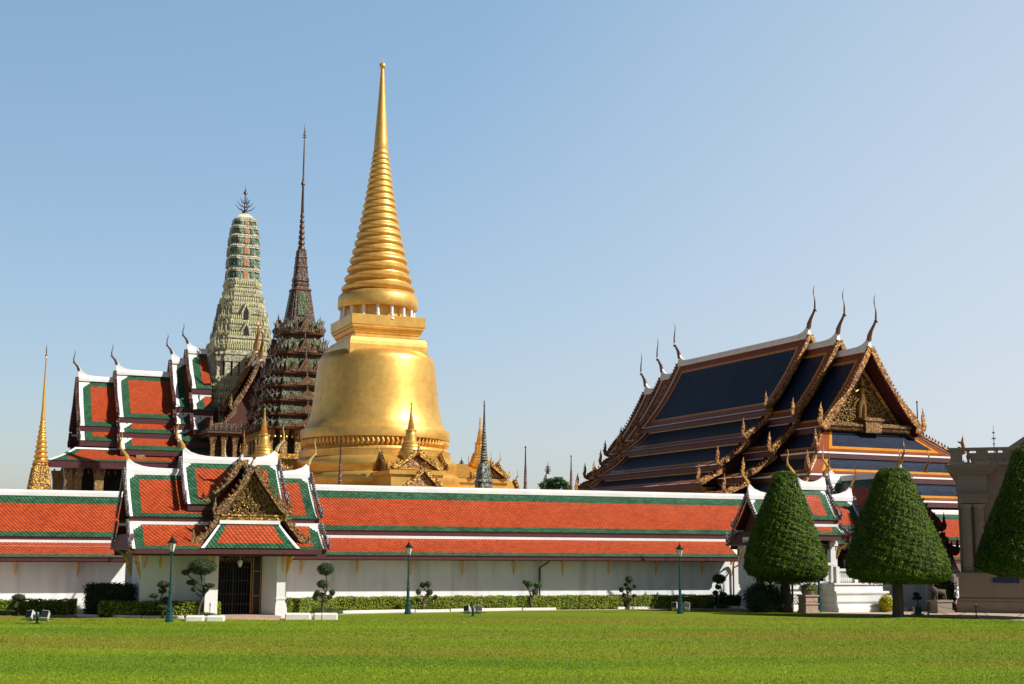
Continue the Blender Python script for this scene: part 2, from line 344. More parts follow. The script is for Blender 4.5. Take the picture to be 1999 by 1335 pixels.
        me.update()
        o = bpy.data.objects.new(name, me); C.objects.link(o)
        if parent: o.parent = parent
        if loc is not None: o.location = loc
        if rz is not None: o.rotation_euler = (0, 0, rz)
        if bevel:
            b = o.modifiers.new('b', 'BEVEL'); b.width = bevel; b.segments = 1; b.limit_method = 'ANGLE'
        return o
def leaf_mesh(name, P, N, size, m, parent=None, loc=None, extra=None, up=.0, aspect=.55, tilt=.8):
    """many small folded leaves at points P facing roughly N; extra = (verts, faces) of a solid core with material slot 1"""
    P = np.asarray(P, float); N = np.asarray(N, float); n = len(P)
    N = N + RNG.normal(0, tilt, (n, 3)) * .6; N[:, 2] += up; N /= np.linalg.norm(N, axis=1)[:, None]
    A = np.cross(N, RNG.normal(0, 1, (n, 3))); A /= np.linalg.norm(A, axis=1)[:, None]; B = np.cross(N, A)
    sz = size * RNG.uniform(.6, 1.3, n)[:, None]
    a = A * sz; b = B * sz * aspect; c = N * sz * .18
    V = np.stack([P - a * .5, P + b * .5 - c, P + a * .5, P - b * .5 - c], 1).reshape(-1, 3)
    F = np.arange(n * 4).reshape(-1, 4)
    nv = n * 4; faces4 = F
    me = bpy.data.meshes.new(name)
    cv, cf = extra if extra else ([], [])
    allv = np.concatenate([V, np.asarray(cv, float).reshape(-1, 3)]) if len(cv) else V
    me.vertices.add(len(allv)); me.vertices.foreach_set('co', allv.ravel())
    lv = list(faces4.ravel()); starts = list(range(0, n * 4, 4)); tot = [4] * n
    for f in cf:
        starts.append(len(lv)); tot.append(len(f)); lv += [nv + j for j in f]
    me.loops.add(len(lv)); me.loops.foreach_set('vertex_index', lv)
    me.polygons.add(len(starts)); me.polygons.foreach_set('loop_start', starts); me.polygons.foreach_set('loop_total', tot)
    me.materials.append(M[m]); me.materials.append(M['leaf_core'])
    mi = [0] * n + [1] * len(cf); me.polygons.foreach_set('material_index', mi)
    me.update(calc_edges=True); me.validate()
    o = bpy.data.objects.new(name, me); C.objects.link(o)
    if parent: o.parent = parent
    if loc is not None: o.location = loc
    return o
def lathe_core(prof, n=20, cx=0, cy=0):
    q = MB(); q.lathe(prof, cx, cy, n); return q.v, q.f
# ------------------------------------------------------------ Thai roof kit
def ident(p): return Vector(p)
def cum(ws):
    r = []; t = 0
    for w_ in ws: t += w_; r.append(t)
    return r
def ring_of(d, c, n):
    if not c: return n
    return sum(1 for q in c if q <= d + 1e-6)
ST = {
 'thai': dict(mats=['white', 'green', 'orange', 'maroon'], side=[.17, .46], top=[0, .72], bot=[0, .40], cham=.62, fascia='maroon', flash='white', cap='white', capw=.15, caph=.17),
 'blue': dict(mats=['white', 'rust', 'amber', 'navy', 'maroon'], side=[.26, .70, .24], top=[0, .75, .24], bot=[.10, .58, .24], cham=0, fascia='maroon', flash='white', cap='white', capw=.2, caph=.34),
 'mini': dict(mats=['white', 'green', 'orange', 'maroon'], side=[.16, .5], top=[0, .5], bot=[0, .4], cham=.4, fascia='maroon', flash='white', cap='white', capw=.14, caph=.16),
}
def panel(mb, A, B, Cc, D, st, ends=(1, 1), sag=.035, th=.12, top=True, bot=True, side=None, topw=None, botw=None):
    """tiled slope with inlaid borders: A,B top edge, D,C bottom edge"""
    A, B, Cc, D = [Vector(p) for p in (A, B, Cc, D)]
    Lt = max((B - A).length, (Cc - D).length); Ld = (((D + Cc) - (A + B)) / 2).length
    sidew = side or st['side']; tw = topw or st['top']; bw = botw or st['bot']
    nr = len(st['mats']) - 2
    cl = cum(sidew) if ends[0] else []; crr = cum(sidew) if ends[1] else []
    ct = cum(tw) if top else []; cb = cum(bw) if bot else []
    us = {0.0, 1.0}; vs_ = {0.0, 1.0}
    for q in cl: us.add(min(q / Lt, .49))
    for q in crr: us.add(1 - min(q / Lt, .49))
    for q in ct: vs_.add(min(q / Ld, .49))
    for q in cb: vs_.add(1 - min(q / Ld, .49))
    ch = st['cham'] if Ld > 1.6 else 0
    if ch:
        k = .11
        for i in range(1, int(ch / k) + 2):
            if ends[0]: us.add((sidew[0] + i * k) / Lt)
            if ends[1]: us.add(1 - (sidew[0] + i * k) / Lt)
            vs_.add(i * k / Ld)
    for i in range(1, 8): vs_.add(i / 8)
    us = sorted(u for u in us if 0 <= u <= 1); vs_ = sorted(v for v in vs_ if 0 <= v <= 1)
    us = [u for i, u in enumerate(us) if i == 0 or u - us[i - 1] > 1e-4]; vs_ = [v for i, v in enumerate(vs_) if i == 0 or v - vs_[i - 1] > 1e-4]
    nrm = (B - A).cross(D - A).normalized()
    if nrm.z < 0: nrm = -nrm
    flip = (B - A).cross(D - A).dot(nrm) < 0
    def P(u, v): return (A * (1 - u) + B * u) * (1 - v) + (D * (1 - u) + Cc * u) * v - nrm * sag * Ld * 4 * v * (1 - v)
    nu = len(us); nv = len(vs_)
    top_ = [P(u, v) for v in vs_ for u in us]; bot_ = [p - nrm * th for p in top_]
    verts = top_ + bot_; n0 = len(top_); fs = []; ms = []; uvs = []
    W = lambda v: ((B - A) * (1 - v) + (Cc - D) * v).length
    for j in range(nv - 1):
        for i in range(nu - 1):
            um = (us[i] + us[i + 1]) / 2 * Lt; vm = (vs_[j] + vs_[j + 1]) / 2 * Ld
            r = nr
            r = min(r, ring_of(um, cl, nr), ring_of(Lt - um, crr, nr), ring_of(vm, ct, nr), ring_of(Ld - vm, cb, nr))
            if ch:
                if ends[0] and (um - sidew[0]) + vm < ch and um > 0: r = 0
                if ends[1] and (Lt - um - sidew[0]) + vm < ch: r = 0
            a = j * nu + i; f = [a, a + 1, a + nu + 1, a + nu]
            uv = [(us[i] * Lt, vs_[j] * Ld), (us[i + 1] * Lt, vs_[j] * Ld), (us[i + 1] * Lt, vs_[j + 1] * Ld), (us[i] * Lt, vs_[j + 1] * Ld)]
            # trapezoids: keep tile width true
            c_ = .5; uv = [(((uu / Lt) - c_) * W(v_ / Ld) + 100, v_) for uu, v_ in uv]
            if flip: f = f[::-1]; uv = uv[::-1]
            fs.append(tuple(f)); ms.append(r); uvs.append(uv)
            g = [a + n0, a + nu + n0, a + nu + 1 + n0, a + 1 + n0]
            if flip: g = g[::-1]
            fs.append(tuple(g)); ms.append(nr + 1); uvs.append([(0, 0)] * 4)
    def rim(a, b):
        fs.append((a, b, b + n0, a + n0)); ms.append(nr + 1); uvs.append([(0, 0)] * 4)
    for i in range(nu - 1): rim(i, i + 1); rim((nv - 1) * nu + i + 1, (nv - 1) * nu + i)
    for j in range(nv - 1): rim((j + 1) * nu, j * nu); rim(j * nu + nu - 1, (j + 1) * nu + nu - 1)
    mb.add(verts, fs, ms, uvs)
def curve_pt(y0, z0, y1, z1, t, sag=.035):
    L = math.hypot(y1 - y0, z1 - z0); ny, nz = -(z1 - z0) / L, (y1 - y0) / L
    if nz < 0: ny, nz = -ny, -nz
    k = sag * L * 4 * t * (1 - t)
    return y0 + (y1 - y0) * t - ny * k, z0 + (z1 - z0) * t - nz * k
def chofa(b, T, x, out, y, z, h, m='bronze', face=None, wide=1.0):
    """slender curved horn at a ridge end; out = +1/-1 along the section's x"""
    q = MB()
    path = [(-.02, -.10, .085), (.0, .02, .085), (.05, .13, .06), (.13, .25, .048), (.185, .34, .045), (.20, .43, .036), (.205, .55, .028), (.19, .68, .024), (.165, .80, .02), (.165, .90, .014), (.20, 1.0, .004)]
    q.tube([T((x + out * a * h, y, z + c * h)) for a, c, r in [(a_ * 1.3, c_, r_) for a_, c_, r_ in path]], [r * h * wide for a, c, r in path], 7)
    q.tube([T((x + out * a * h, y, z + c * h)) for a, c in ((.22, .36), (.30, .325), (.335, .29))], [.03 * h, .02 * h, .004 * h], 5)
    return q.build('roof_horn', m, b)
def hanghong(q, T, x, y, z, s, h, mi=0):
    """upcurled flame finial at the foot of a bargeboard (s = side)"""
    pts = [(-.25, -.08), (.02, -.10), (.20, .0), (.26, .18), (.20, .38), (.17, .58), (.21, .78), (.17, 1.0)]
    rs = [.10, .13, .13, .12, .10, .075, .045, .006]
    q.tube([T((x, y + s * a * h, z + c * h)) for a, c in pts], [r * h for r in rs], 6, mi, flat=.6)
    for k, (a, c) in enumerate(((.36, .22), (.30, .42), (.28, .62))):
        q.tube([T((x, y + s * (a - .14) * h, z + (c - .08) * h)), T((x, y + s * a * h, z + c * h)), T((x, y + s * (a + .03) * h, z + (c + .10) * h))], [.06 * h, .04 * h, .004], 5, mi, flat=.6)
def barge(b, T, x, ya, za, yb, zb, s, hgt=.24, thk=.10, teeth=.34, m='barge', hh=.75, wave=True, sag=.035, toothh=.26, name='bargeboard'):
    q = MB(); N = 14; rings = []
    for i in range(N + 1):
        t = i / N; y, z = curve_pt(ya, za, yb, zb, t, sag)
        L = math.hypot(yb - ya, zb - za); ty, tz = (yb - ya) / L, (zb - za) / L; ny, nz = -tz, ty
        if nz < 0: ny, nz = -ny, -nz
        wv = (.35 * hgt * math.sin(t * math.pi * 3) * (t > .33)) if wave else 0
        lo, hi = -hgt * .35 - wv * .3, hgt * .75 + wv
        rings.append([T((x + dx, s * (y + ny * k), z + nz * k)) for dx, k in ((-thk, lo), (thk, lo), (thk, hi), (-thk, hi))])
    q.loops(rings, 0, False)
    L = math.hypot(yb - ya, zb - za); nt_ = max(3, int(L / teeth))
    for i in range(nt_):
        t = (i + .6) / nt_; y, z = curve_pt(ya, za, yb, zb, t, sag); ty, tz = (yb - ya) / L, (zb - za) / L; ny, nz = -tz, ty
        if nz < 0: ny, nz = -ny, -nz
        p = T((x, s * (y + ny * hgt * .6), z + nz * hgt * .6)); p2 = T((x, s * (y + ny * hgt * .6 + ny - ty * .55), z + nz * hgt * .6 + nz - tz * .55))
        q.spike(p, p2 - p, toothh, .17)
    if hh: hanghong(q, T, x, s * yb, zb + .05, s, hh)
    return q.build(name, m, b)
def ridge_cap(b, T, x0, x1, z, st, e0, e1, y=0, up=.55):
    q = MB(); L = x1 - x0; N = max(10, int(L / .35)); rings = []
    for i in range(N + 1):
        x = x0 + L * i / N
        r = 0
        if e0: r += up * math.exp(-((x - x0) / .42))
        if e1: r += up * math.exp(-((x1 - x) / .42))
        w_ = st['capw'] * (1 - .55 * min(1, r / up)); h_ = st['caph']
        rings.append([T((x, y + dy, z + dz)) for dy, dz in ((-st['capw'], -.15), (st['capw'], -.15), (st['capw'], h_ * .35), (w_ * .7, h_ * .5 + r * .6), (w_ * .6, h_ + r), (-w_ * .6, h_ + r), (-w_ * .7, h_ * .5 + r * .6), (-st['capw'], h_ * .35))])
    q.loops(rings, 0, False)
    return q.build('ridge_cap', st['cap'], b)
def section(b, T, x0, x1, tiers, st='thai', e0=1, e1=1, sides=(-1, 1), horn=1.0, hornm=('bronze', 'bronze'), bm='barge', hh=.7, gable='darkwood', hornw=1.0, fas=.2, cap=True, flash0=False, flh=.08, up=.55, inset=.45, barges=True, topw=None, thk=.10, hgt=.24, toothh=.26):
    """a run of tiered roof; tiers = [(ya,za,yb,zb)], distances from the ridge line; T maps section space to the building's"""
    S_ = ST[st] if isinstance(st, str) else st
    for k, (ya, za, yb, zb) in enumerate(tiers):
        for s in sides:
            q = MB()
            panel(q, T((x0, s * ya, za)), T((x1, s * ya, za)), T((x1, s * yb, zb)), T((x0, s * yb, zb)), S_, (e0, e1), topw=topw if k == 0 else [0] * len(S_['top']))
            p = q.build('roof_slope', S_['mats'], b)
            f = MB(); f.box(x0 + .02, x1 - .02, s * (yb - .10) - .035, s * (yb - .10) + .035, zb - .10 - fas, zb - .06, 0, T)
            f.build('fascia', S_['fascia'], p)
            if k or flash0:
                f = MB(); f.box(x0, x1, s * ya - .08, s * ya + .08, za - .06, za + flh, 0, T); f.build('flashing', S_['flash'], p)
    za = tiers[0][1]
    if cap: ridge_cap(b, T, x0, x1, za, S_, e0 and horn, e1 and horn, 0, up)
    for e, x, out, hm in ((e0, x0, -1, hornm[0]), (e1, x1, 1, hornm[1])):
        if not e: continue
        if horn: chofa(b, T, x, out, 0, za + .26 + up * .8, horn, hm, wide=hornw)
        if barges:
            for (ya, zA, yb, zb) in tiers:
                for s in sides: barge(b, T, x + out * .1, ya, zA + .06, yb, zb + .06, s, m=bm, hh=hh, thk=thk, hgt=hgt, toothh=toothh, teeth=max(.16, toothh * 1.3))
        if gable:
            if len(sides) == 2:
                rt = [(0, tiers[0][1] - .3)] + [(yb - .35, zb - .12) for (ya, zA, yb, zb) in tiers]
                full = [(-a, c) for a, c in rt[:0:-1]] + rt
                q = MB(); xi = x - out * inset
                q.prism(full, .1, lambda p, xi=xi: T((xi + p[2] - .05, p[0], p[1])))
                q.build('gable_panel', gable, b)
def TX(cy=0, cx=0):
    """ridge along the building's x"""
    return lambda p: Vector((p[0] + cx, p[1] + cy, p[2]))
def TY(cx=0):
    """ridge along the building's y: section x -> -y (towards the front)"""
    return lambda p: Vector((cx - p[1], -p[0], p[2]))
def scrolls(q, T, tri, n, r0, mi=0, thick=.03):
    """gilt scroll work filling a triangle (a,b) with apex tri=(cx, zbase, halfw, h)"""
    cx, zb, hw, h = tri; placed = []
    for _ in range(n * 30):
        if len(placed) >= n: break
        t = random.random() ** 1.2; x = random.uniform(-1, 1) * hw * (1 - t) * .9; z = zb + t * h
        r = r0 * random.uniform(.6, 1.1)
        if abs(x) + r > hw * (1 - (z - zb) / h) * .97: continue
        if any((x - a) ** 2 + (z - c) ** 2 < ((r + k) * .72) ** 2 for a, c, k in placed): continue
        placed.append((x, z, r)); dr = 1 if x < 0 else -1; ph = random.uniform(0, 6.28); pts = []; rs = []
        for i in range(11):
            u = i / 10; a = ph + dr * u * 2 * math.pi * 1.25; rr = r * (1 - .78 * u)
            pts.append(T((cx + x + rr * math.cos(a), z + rr * math.sin(a), -.03 - .05 * u))); rs.append(thick * (.5 + .9 * u))
        q.tube(pts, rs, 5, mi)
    return placed
# ------------------------------------------------------------ ground
def sheet(name, pts, z, m, kind='structure'):
    q = MB(); q.add([(x, y, z) for x, y in pts], [tuple(range(len(pts)))]); o = q.build(name, m); tag(o, kind=kind); return o
def lawn_mat(blades=False):
    m = bpy.data.materials.new('mown_lawn'); m.use_nodes = True; n = m.node_tree.nodes; l = m.node_tree.links
    b = n['Principled BSDF']; b.inputs['Roughness'].default_value = .8; b.inputs['Specular IOR Level'].default_value = .15
    tc = n.new('ShaderNodeTexCoord')
    def noise(sc, det, st=(1, 1, 1)):
        mp = n.new('ShaderNodeMapping'); mp.inputs['Scale'].default_value = st; l.new(tc.outputs['Object'], mp.inputs[0])
        q = n.new('ShaderNodeTexNoise'); q.inputs['Scale'].default_value = sc; q.inputs['Detail'].default_value = det; l.new(mp.outputs[0], q.inputs[0]); return q.outputs[0]
    def ramp(src, a, b_, ca, cb):
        r = n.new('ShaderNodeValToRGB'); l.new(src, r.inputs[0]); r.color_ramp.elements[0].position = a; r.color_ramp.elements[1].position = b_
        r.color_ramp.elements[0].color = (*ca, 1); r.color_ramp.elements[1].color = (*cb, 1); return r.outputs[0]
    def mix(t, f, a, b_):
        x = n.new('ShaderNodeMixRGB'); x.blend_type = t
        if isinstance(f, float): x.inputs[0].default_value = f
        else: l.new(f, x.inputs[0])
        l.new(a, x.inputs[1]); l.new(b_, x.inputs[2]); return x.outputs[0]
    base = ramp(noise(.22, 4, (.25, 1, 1)), .35, .65, (.108, .180, .006), (.172, .245, .008))
    dry = ramp(noise(.15, 5, (.22, 1, 1)), .48, .62, (.0, 0, 0), (1, 1, 1))
    dc = n.new('ShaderNodeRGB'); dc.outputs[0].default_value = (.19, .18, .015, 1)
    f = n.new('ShaderNodeMath'); f.operation = 'MULTIPLY'; l.new(dry, f.inputs[0]); f.inputs[1].default_value = .85
    c = mix('MIX', f.outputs[0], base, dc.outputs[0])
    fine = ramp(noise(14, 6), .25, .75, (.62, .62, .62), (1.3, 1.3, 1.3))
    c = mix('MULTIPLY', 1.0, c, fine)
    if blades:
        gi = n.new('ShaderNodeNewGeometry'); mr = n.new('ShaderNodeMapRange'); mr.inputs['To Min'].default_value = .8; mr.inputs['To Max'].default_value = 2.0; l.new(gi.outputs['Random Per Island'], mr.inputs[0])
        sc_ = n.new('ShaderNodeVectorMath'); sc_.operation = 'SCALE'; l.new(c, sc_.inputs[0]); l.new(mr.outputs[0], sc_.inputs[3]); c = sc_.outputs[0]
    l.new(c, b.inputs['Base Color'])
    bp = n.new('ShaderNodeBump'); bp.inputs['Strength'].default_value = .5; bp.inputs['Distance'].default_value = .06; l.new(noise(22, 4), bp.inputs['Height']); l.new(bp.outputs[0], b.inputs['Normal'])
    return m
M['lawn'] = lawn_mat()
sheet('ground', [(-900, -60), (900, -60), (900, 1500), (-900, 1500)], -.02, 'path')
gl = [ground(*p) for p in ((-500, 1200), (150, 1203), (330, 1207), (560, 1210), (660, 1199.5), (1030, 1192), (1450, 1188.5), (1640, 1197), (1740, 1199), (1999, 1211), (2600, 1240))]
sheet('lawn', [(-60, 8)] + [(60, 8)] + [(p.x, p.y) for p in gl[::-1]], 0.0, 'lawn')
def grass():
    n = 230000; k = RNG.uniform(0, 1, n); px = RNG.uniform(-120, 2120, n); py = 1206 + 150 * k ** .85
    u0 = px - CX; v0 = CY - py; u = u0 * math.cos(ROLL) - v0 * math.sin(ROLL); v = u0 * math.sin(ROLL) + v0 * math.cos(ROLL)
    dy = FPX * cp_ - v * sp_; dz = FPX * sp_ + v * cp_; t = -CAMH / dz; X = u * t; Y = dy * t
    lim = np.interp(px, [0, 330, 560, 660, 1450, 1640, 1740, 2120], [1203, 1208, 1211, 1201, 1200, 1199, 1201, 1216]); ok = py > lim; X, Y = X[ok], Y[ok]; n = len(X)
    a = RNG.uniform(0, np.pi, n); sc = Y / 40.0; w_ = RNG.uniform(.008, .016, n) * sc; h = RNG.uniform(.010, .030, n) * np.sqrt(sc)
    lx_, ly_ = RNG.normal(0, .02, n), RNG.normal(0, .02, n)
    V = np.empty((n, 3, 3)); V[:, 0] = np.stack([X - np.cos(a) * w_, Y - np.sin(a) * w_, np.zeros(n)], 1); V[:, 1] = np.stack([X + np.cos(a) * w_, Y + np.sin(a) * w_, np.zeros(n)], 1); V[:, 2] = np.stack([X + lx_, Y + ly_, h], 1)
    me = bpy.data.meshes.new('grass'); me.vertices.add(n * 3); me.vertices.foreach_set('co', V.ravel()); me.loops.add(n * 3); me.loops.foreach_set('vertex_index', np.arange(n * 3)); me.polygons.add(n)
    me.polygons.foreach_set('loop_start', np.arange(n) * 3); me.polygons.foreach_set('loop_total', np.full(n, 3)); me.materials.append(lawn_mat(True)); me.update(calc_edges=True)
    o = bpy.data.objects.new('grass', me); C.objects.link(o); tag(o, 'short mown green grass of the wide lawn', 'grass', kind='stuff')
grass()
# ------------------------------------------------------------ gallery walls
YAW = 20.5
g0 = at(610, HOR, 73.6); W = Fr(g0.x, 73.6, YAW)
def bracket_mb(h=.85, out=.62):
    q = MB()
    pts = [(0, -.02, -h), (0, -.07, -h * .75), (0, -.13, -h * .5), (0, -.20, -h * .28), (0, -.34, -.10), (0, -out, .02)]
    q.tube(pts, [.012, .045, .06, .055, .05, .035], 6, 0, flat=.7)
    q.spike((0, -.16, -h * .5), (0, -.6, .4), .16, .07); q.spike((0, -.2, -h * .3), (0, -.7, .5), .2, .08); q.spike((0, -.09, -h * .7), (0, -.6, .5), .12, .06)
    q.box(-.04, .04, -.03, .03, -h * .35, 0.02)
    return q
BR = bracket_mb(); br0 = BR.build('bracket', 'goldb'); BR_ME = br0.data; bpy.data.objects.remove(br0)
def bracket(par, x, y, z, rz=0, sc=1.0):
    o = bpy.data.objects.new('bracket', BR_ME); C.objects.link(o); o.parent = par; o.location = (x, y, z); o.rotation_euler = (0, 0, rz); o.scale = (sc,) * 3
    return o
def gallery(frame, x0, x1, prof, label, brs, pipes=(), depth=2.6, x1low=None):
    """prof: eave (ly,z), lower top, upper bottom, ridge z"""
    b = empty('gallery_wall', frame.o, frame.yaw, label, 'wall')
    (ez, l1, u0, rz_) = prof
    Rg = depth
    section(b, TX(Rg), x0, x1, [(0, rz_, Rg - .28, u0)], 'thai', 0, 0, horn=0, gable=None, fas=.16)
    section(b, TX(Rg), x0, x1low or x1, [(Rg - .38, l1, Rg + 1.2, ez)], dict(ST['thai'], side=[.22, .0], cham=0), 0, 1 if x1low else 0, horn=0, gable=None, fas=.16, cap=False, flash0=True, barges=False, topw=[0, 0])
    q = MB(); q.box(x0, x1, 0, .45, -.1, ez + .55); q.box(x0, x1, 2 * Rg - .45, 2 * Rg, -.1, ez + .55)
    q.build('wall', 'wall', b)
    q = MB(); q.box(x0, x1, -.07, .0, -.1, .32); q.box(x0, x1, -.035, .0, .32, .42); q.build('plinth', 'white', b)
    q = MB(); q.box(x0, x1low or x1, -1.22, -1.14, ez - .22, ez - .08); q.build('gutter', 'maroon', b)
    for x in brs: bracket(b, x, 0, ez - .02, 0, 1.2)
    for x, top in pipes:
        q = MB(); q.tube([(x + .30, -1.1, ez - .12), (x + .28, -.6, ez - .35), (x, -.12, ez - .62), (x, -.1, .4), (x + .06, -.3, .15)], .05, 8); q.build('downpipe', 'maroon', b)
    return b
ez = W.z(1000, 1085, -1.2); l1 = W.z(1000, 1051, .38); u0 = W.z(1000, 1038, .28); rzw = W.z(1000, 960, 2.6)
brs = [W.lx(p, 1112, -.2) for p in (588, 698, 803, 905, 1005, 1100, 1190, 1282, 1372, 1432)]
gal1 = gallery(W, W.lx(560, 1110, 0), W.lx(1500, 1100, 0), (ez, l1, u0, rzw), 'long white gallery wall under an orange tiled roof with green borders, right of the entrance gate', brs,
        [(W.lx(1052, 1130, 0), 0), (W.lx(1430, 1130, 0), 0)], x1low=W.lx(1451, 1092, -1.2))
g0 = at(232, HOR, 75); WL = Fr(g0.x, 75, 21)
ezl = WL.z(120, 1087, -1.2); 
gal2 = gallery(WL, -16, WL.lx(262, 1100, 0), (ezl, WL.z(120, 1057, .38), WL.z(120, 1047, .28), WL.z(120, 963, 2.6)), 'white gallery wall with orange and green tiled roof at the left edge, left of the entrance gate',
        [WL.lx(p, 1110, -.2) for p in (-90, 30, 152)])
g0 = at(1840, HOR, 100); WR = Fr(g0.x, 100, YAW)
ezr = WR.z(1840, 1092, -1.2)
gal3 = gallery(WR, -9, 16, (ezr, WR.z(1840, 1066, .38), WR.z(1840, 1054, .28), WR.z(1840, 1000, 2.6)), 'far stretch of orange roofed gallery wall seen between the right topiary tree and the stone building', [-2, 1])
# ------------------------------------------------------------ entrance pavilion (left)
gp = ground(480, 1204.5); P = Fr(gp.x, gp.y, 21)
pav = empty('entrance_pavilion', P.o, P.yaw, 'white gate pavilion with orange green roofs and gilt carved gable over a dark doorway', 'pavilion')
RY = 2.9
ST['pav'] = dict(ST['thai'], side=[.13, .42], top=[0, .52], bot=[0, .30], cham=.5)
zw = P.z(300, 921, RY); xl, xr = P.lx(246, 925, RY), P.lx(603, 926, RY)
t_up = (0, zw, 2.45, P.z(300, 1008, .45)); t_lo = (2.35, P.z(300, 1021, .55), 4.0, P.z(300, 1071, -1.1))
section(pav, TX(RY), xl, xr, [t_up, t_lo], 'pav', 1, 1, horn=1.15, hornm=('goldb', 'hornwhite'), fas=.2, up=.5, bm='edgeboard', thk=.05, hgt=.15, hh=.55, toothh=.13)
zc = P.z(450, 900, RY); xcl, xcr = P.lx(356, 900, RY), P.lx(541, 900, RY)
section(pav, TX(RY), xcl, xcr, [(0, zc, 2.2, P.z(400, 984, .7))], 'pav', 1, 1, horn=1.15, hornm=('goldb', 'hornwhite'), gable=None, up=.5, bm='edgeboard', thk=.05, hgt=.15, hh=.55, toothh=.13)
lyf = -.45
cxp = P.lx(496, 912, lyf)
zf = P.z(496, 914, lyf)
lyr = 1.05; cxr = P.lx(473, 902, lyr); zr_ = P.z(473, 903, lyr); hwr = cxr - P.lx(402, 988, lyr); zlr = P.z(402, 990, lyr)
hwf = cxp - P.lx(425, 1008, lyf); zlf = P.z(425, 1006, lyf)
hwl = cxp - P.lx(384, 1066, lyf - .2); zll = P.z(384, 1068, lyf - .2)
T2 = TY(cxp)
section(pav, T2, -RY, -lyf, [(0, zf, hwf, zlf), (hwf - .08, zlf - .15, hwl, zll + .06)], 'mini', 0, 1, horn=1.0, hornm=('horn', 'horn'), gable=None, hh=.7, up=.35, fas=.14, hgt=.22, thk=.07, toothh=.2)
section(pav, TY(cxr), -RY, -lyr, [(0, zr_, hwr, zlr)], 'mini', 0, 1, horn=1.05, hornm=('horn', 'horn'), gable=None, up=.35, hh=.7, hgt=.22, thk=.07, toothh=.2)
lyb = 7.2
section(pav, T2, -lyb, -RY - .2, [(0, zr_ + .0, hwf, zlf + (zr_ - zf))], 'mini', 1, 0, horn=1.0, hornm=('hornwhite', 'horn'), gable='darkwood', up=.35)
# pediment
pb = P.z(490, 1007, lyf + .25); ph_ = zf - pb - .42; phw = hwf * .84
q = MB(); q.prism([(cxp - phw, pb), (cxp + phw, pb), (cxp, pb + ph_)], .12, lambda p: Vector((p[0], lyf + .25 + p[2], p[1]))); ped = q.build('pediment', 'carved', pav)
q = MB(); scrolls(q, lambda p: Vector((p[0], lyf + .25 + p[2], p[1])), (cxp, pb + .05, phw * .97, ph_ * .97), 90, .15, thick=.028); q.build('gilt_scrollwork', 'relief', ped)
q = MB()
for s in (-1, 1):
    a = Vector((cxp + s * (phw + .06), lyf + .18, pb)); c = Vector((cxp, lyf + .18, pb + ph_ + .1)); q.tube([a, c], .075, 4, 0, False)
q.build('pediment_frame', 'goldd', ped)
q = MB(); q.box(cxp - phw - .15, cxp + phw + .15, lyf - .02, lyf + .2, pb - .17, pb + .02); q.box(cxp - phw - .2, cxp + phw + .2, lyf - .06, lyf + .2, pb - .02, pb + .05)
for i in range(44): q.spike((cxp - phw + i * phw * 2 / 43, lyf - .04, pb - .16), (0, 0, -1), .12, .07)
q.build('pediment_base', 'goldd', pav)
# skirt roof under the pediment
zt, zb_ = P.z(490, 1022, lyf - .05), P.z(490, 1070, -1.22)
q = MB(); panel(q, (P.lx(428, 1022, lyf), lyf - .02, zt), (P.lx(546, 1022, lyf), lyf - .02, zt), (P.lx(586, 1070, -1.22), -1.22, zb_), (P.lx(392, 1070, -1.22), -1.22, zb_), dict(ST['thai'], cham=0), (1, 1), side=[.16, .42], topw=[0, .02], botw=[0, .28])
sk = q.build('skirt_roof', ST['thai']['mats'], pav)
q = MB(); q.box(P.lx(428, 1022, lyf), P.lx(546, 1022, lyf), lyf - .1, lyf + .08, zt - .02, zt + .14); q.build('flashing', 'white', sk)
q = MB(); q.box(P.lx(262, 1075, -1.15), P.lx(627, 1075, -1.15), -1.24, -1.16, zb_ - .26, zb_ - .06); q.build('fascia', 'maroon', sk)
# hipped end skirt on the left
q = MB(); xh = xl + .05; zt2 = (t_lo[1] + t_lo[3]) / 2 + .1
panel(q, (xh, RY + 3.1, zt2), (xh, RY - 3.1, zt2), (xh - .25, RY - 3.8, t_lo[3]), (xh - .25, RY + 3.8, t_lo[3]), dict(ST['thai'], cham=0), (1, 1), side=[.05, .3])
q.build('end_skirt_roof', ['white', 'darkwood', 'darkwood', 'maroon', 'maroon'], pav)  # dark boards in place of tiles put this end's shade into the colour
# body
ez_p = t_lo[3] + .25
xa, xb, xc, xd, xe, xf = P.lx(274, 1150, 1.3), P.lx(400, 1150, .0), P.lx(425, 1150, 0), P.lx(512, 1150, .6), P.lx(540, 1150, -.3), P.lx(557, 1150, -.3)
q = MB(); q.box(xa, xb + .02, 1.3, 2 * RY, -.1, ez_p); q.box(xf - .35, xf - .02, 1.2, 2 * RY, -.1, ez_p); q.box(xc, xd + .2, 2.2, 2 * RY, -.1, ez_p)
q.box(xa - .02, xf, 1.36, 2.2, ez_p - .55, ez_p + .01)
q.build('wall', 'wall', pav)
q = MB(); q.box(xb, xc, -.05, 1.5, -.1, ez_p + .02); q.build('pier', 'white', pav)
q = MB(); q.box(xe, xf, -.3, 1.3, -.1, ez_p + .02); q.add([(xe, -.29, -.1), (xe, -.29, ez_p), (xd, .8, ez_p), (xd, .8, -.1), (xe, 1.3, -.1), (xe, 1.3, ez_p)], [(0, 1, 2, 3), (3, 2, 5, 4)])
q.box(xe - .06, xf + .08, -.4, 1.3, -.1, .45); q.box(xe - .04, xf + .05, -.36, 1.3, .45, .62); q.box(xe - .02, xf + .03, -.33, 1.3, .78, .86)
q.build('pier', 'white', pav)
q = MB(); q.box(xa - .05, xb, 1.22, 1.3, -.1, .4); q.build('plinth', 'white', pav)
q = MB(); q.box(xc - .01, xd + .02, 1.9, 2.1, -.05, ez_p - .1); q.build('doorway', 'black', pav)
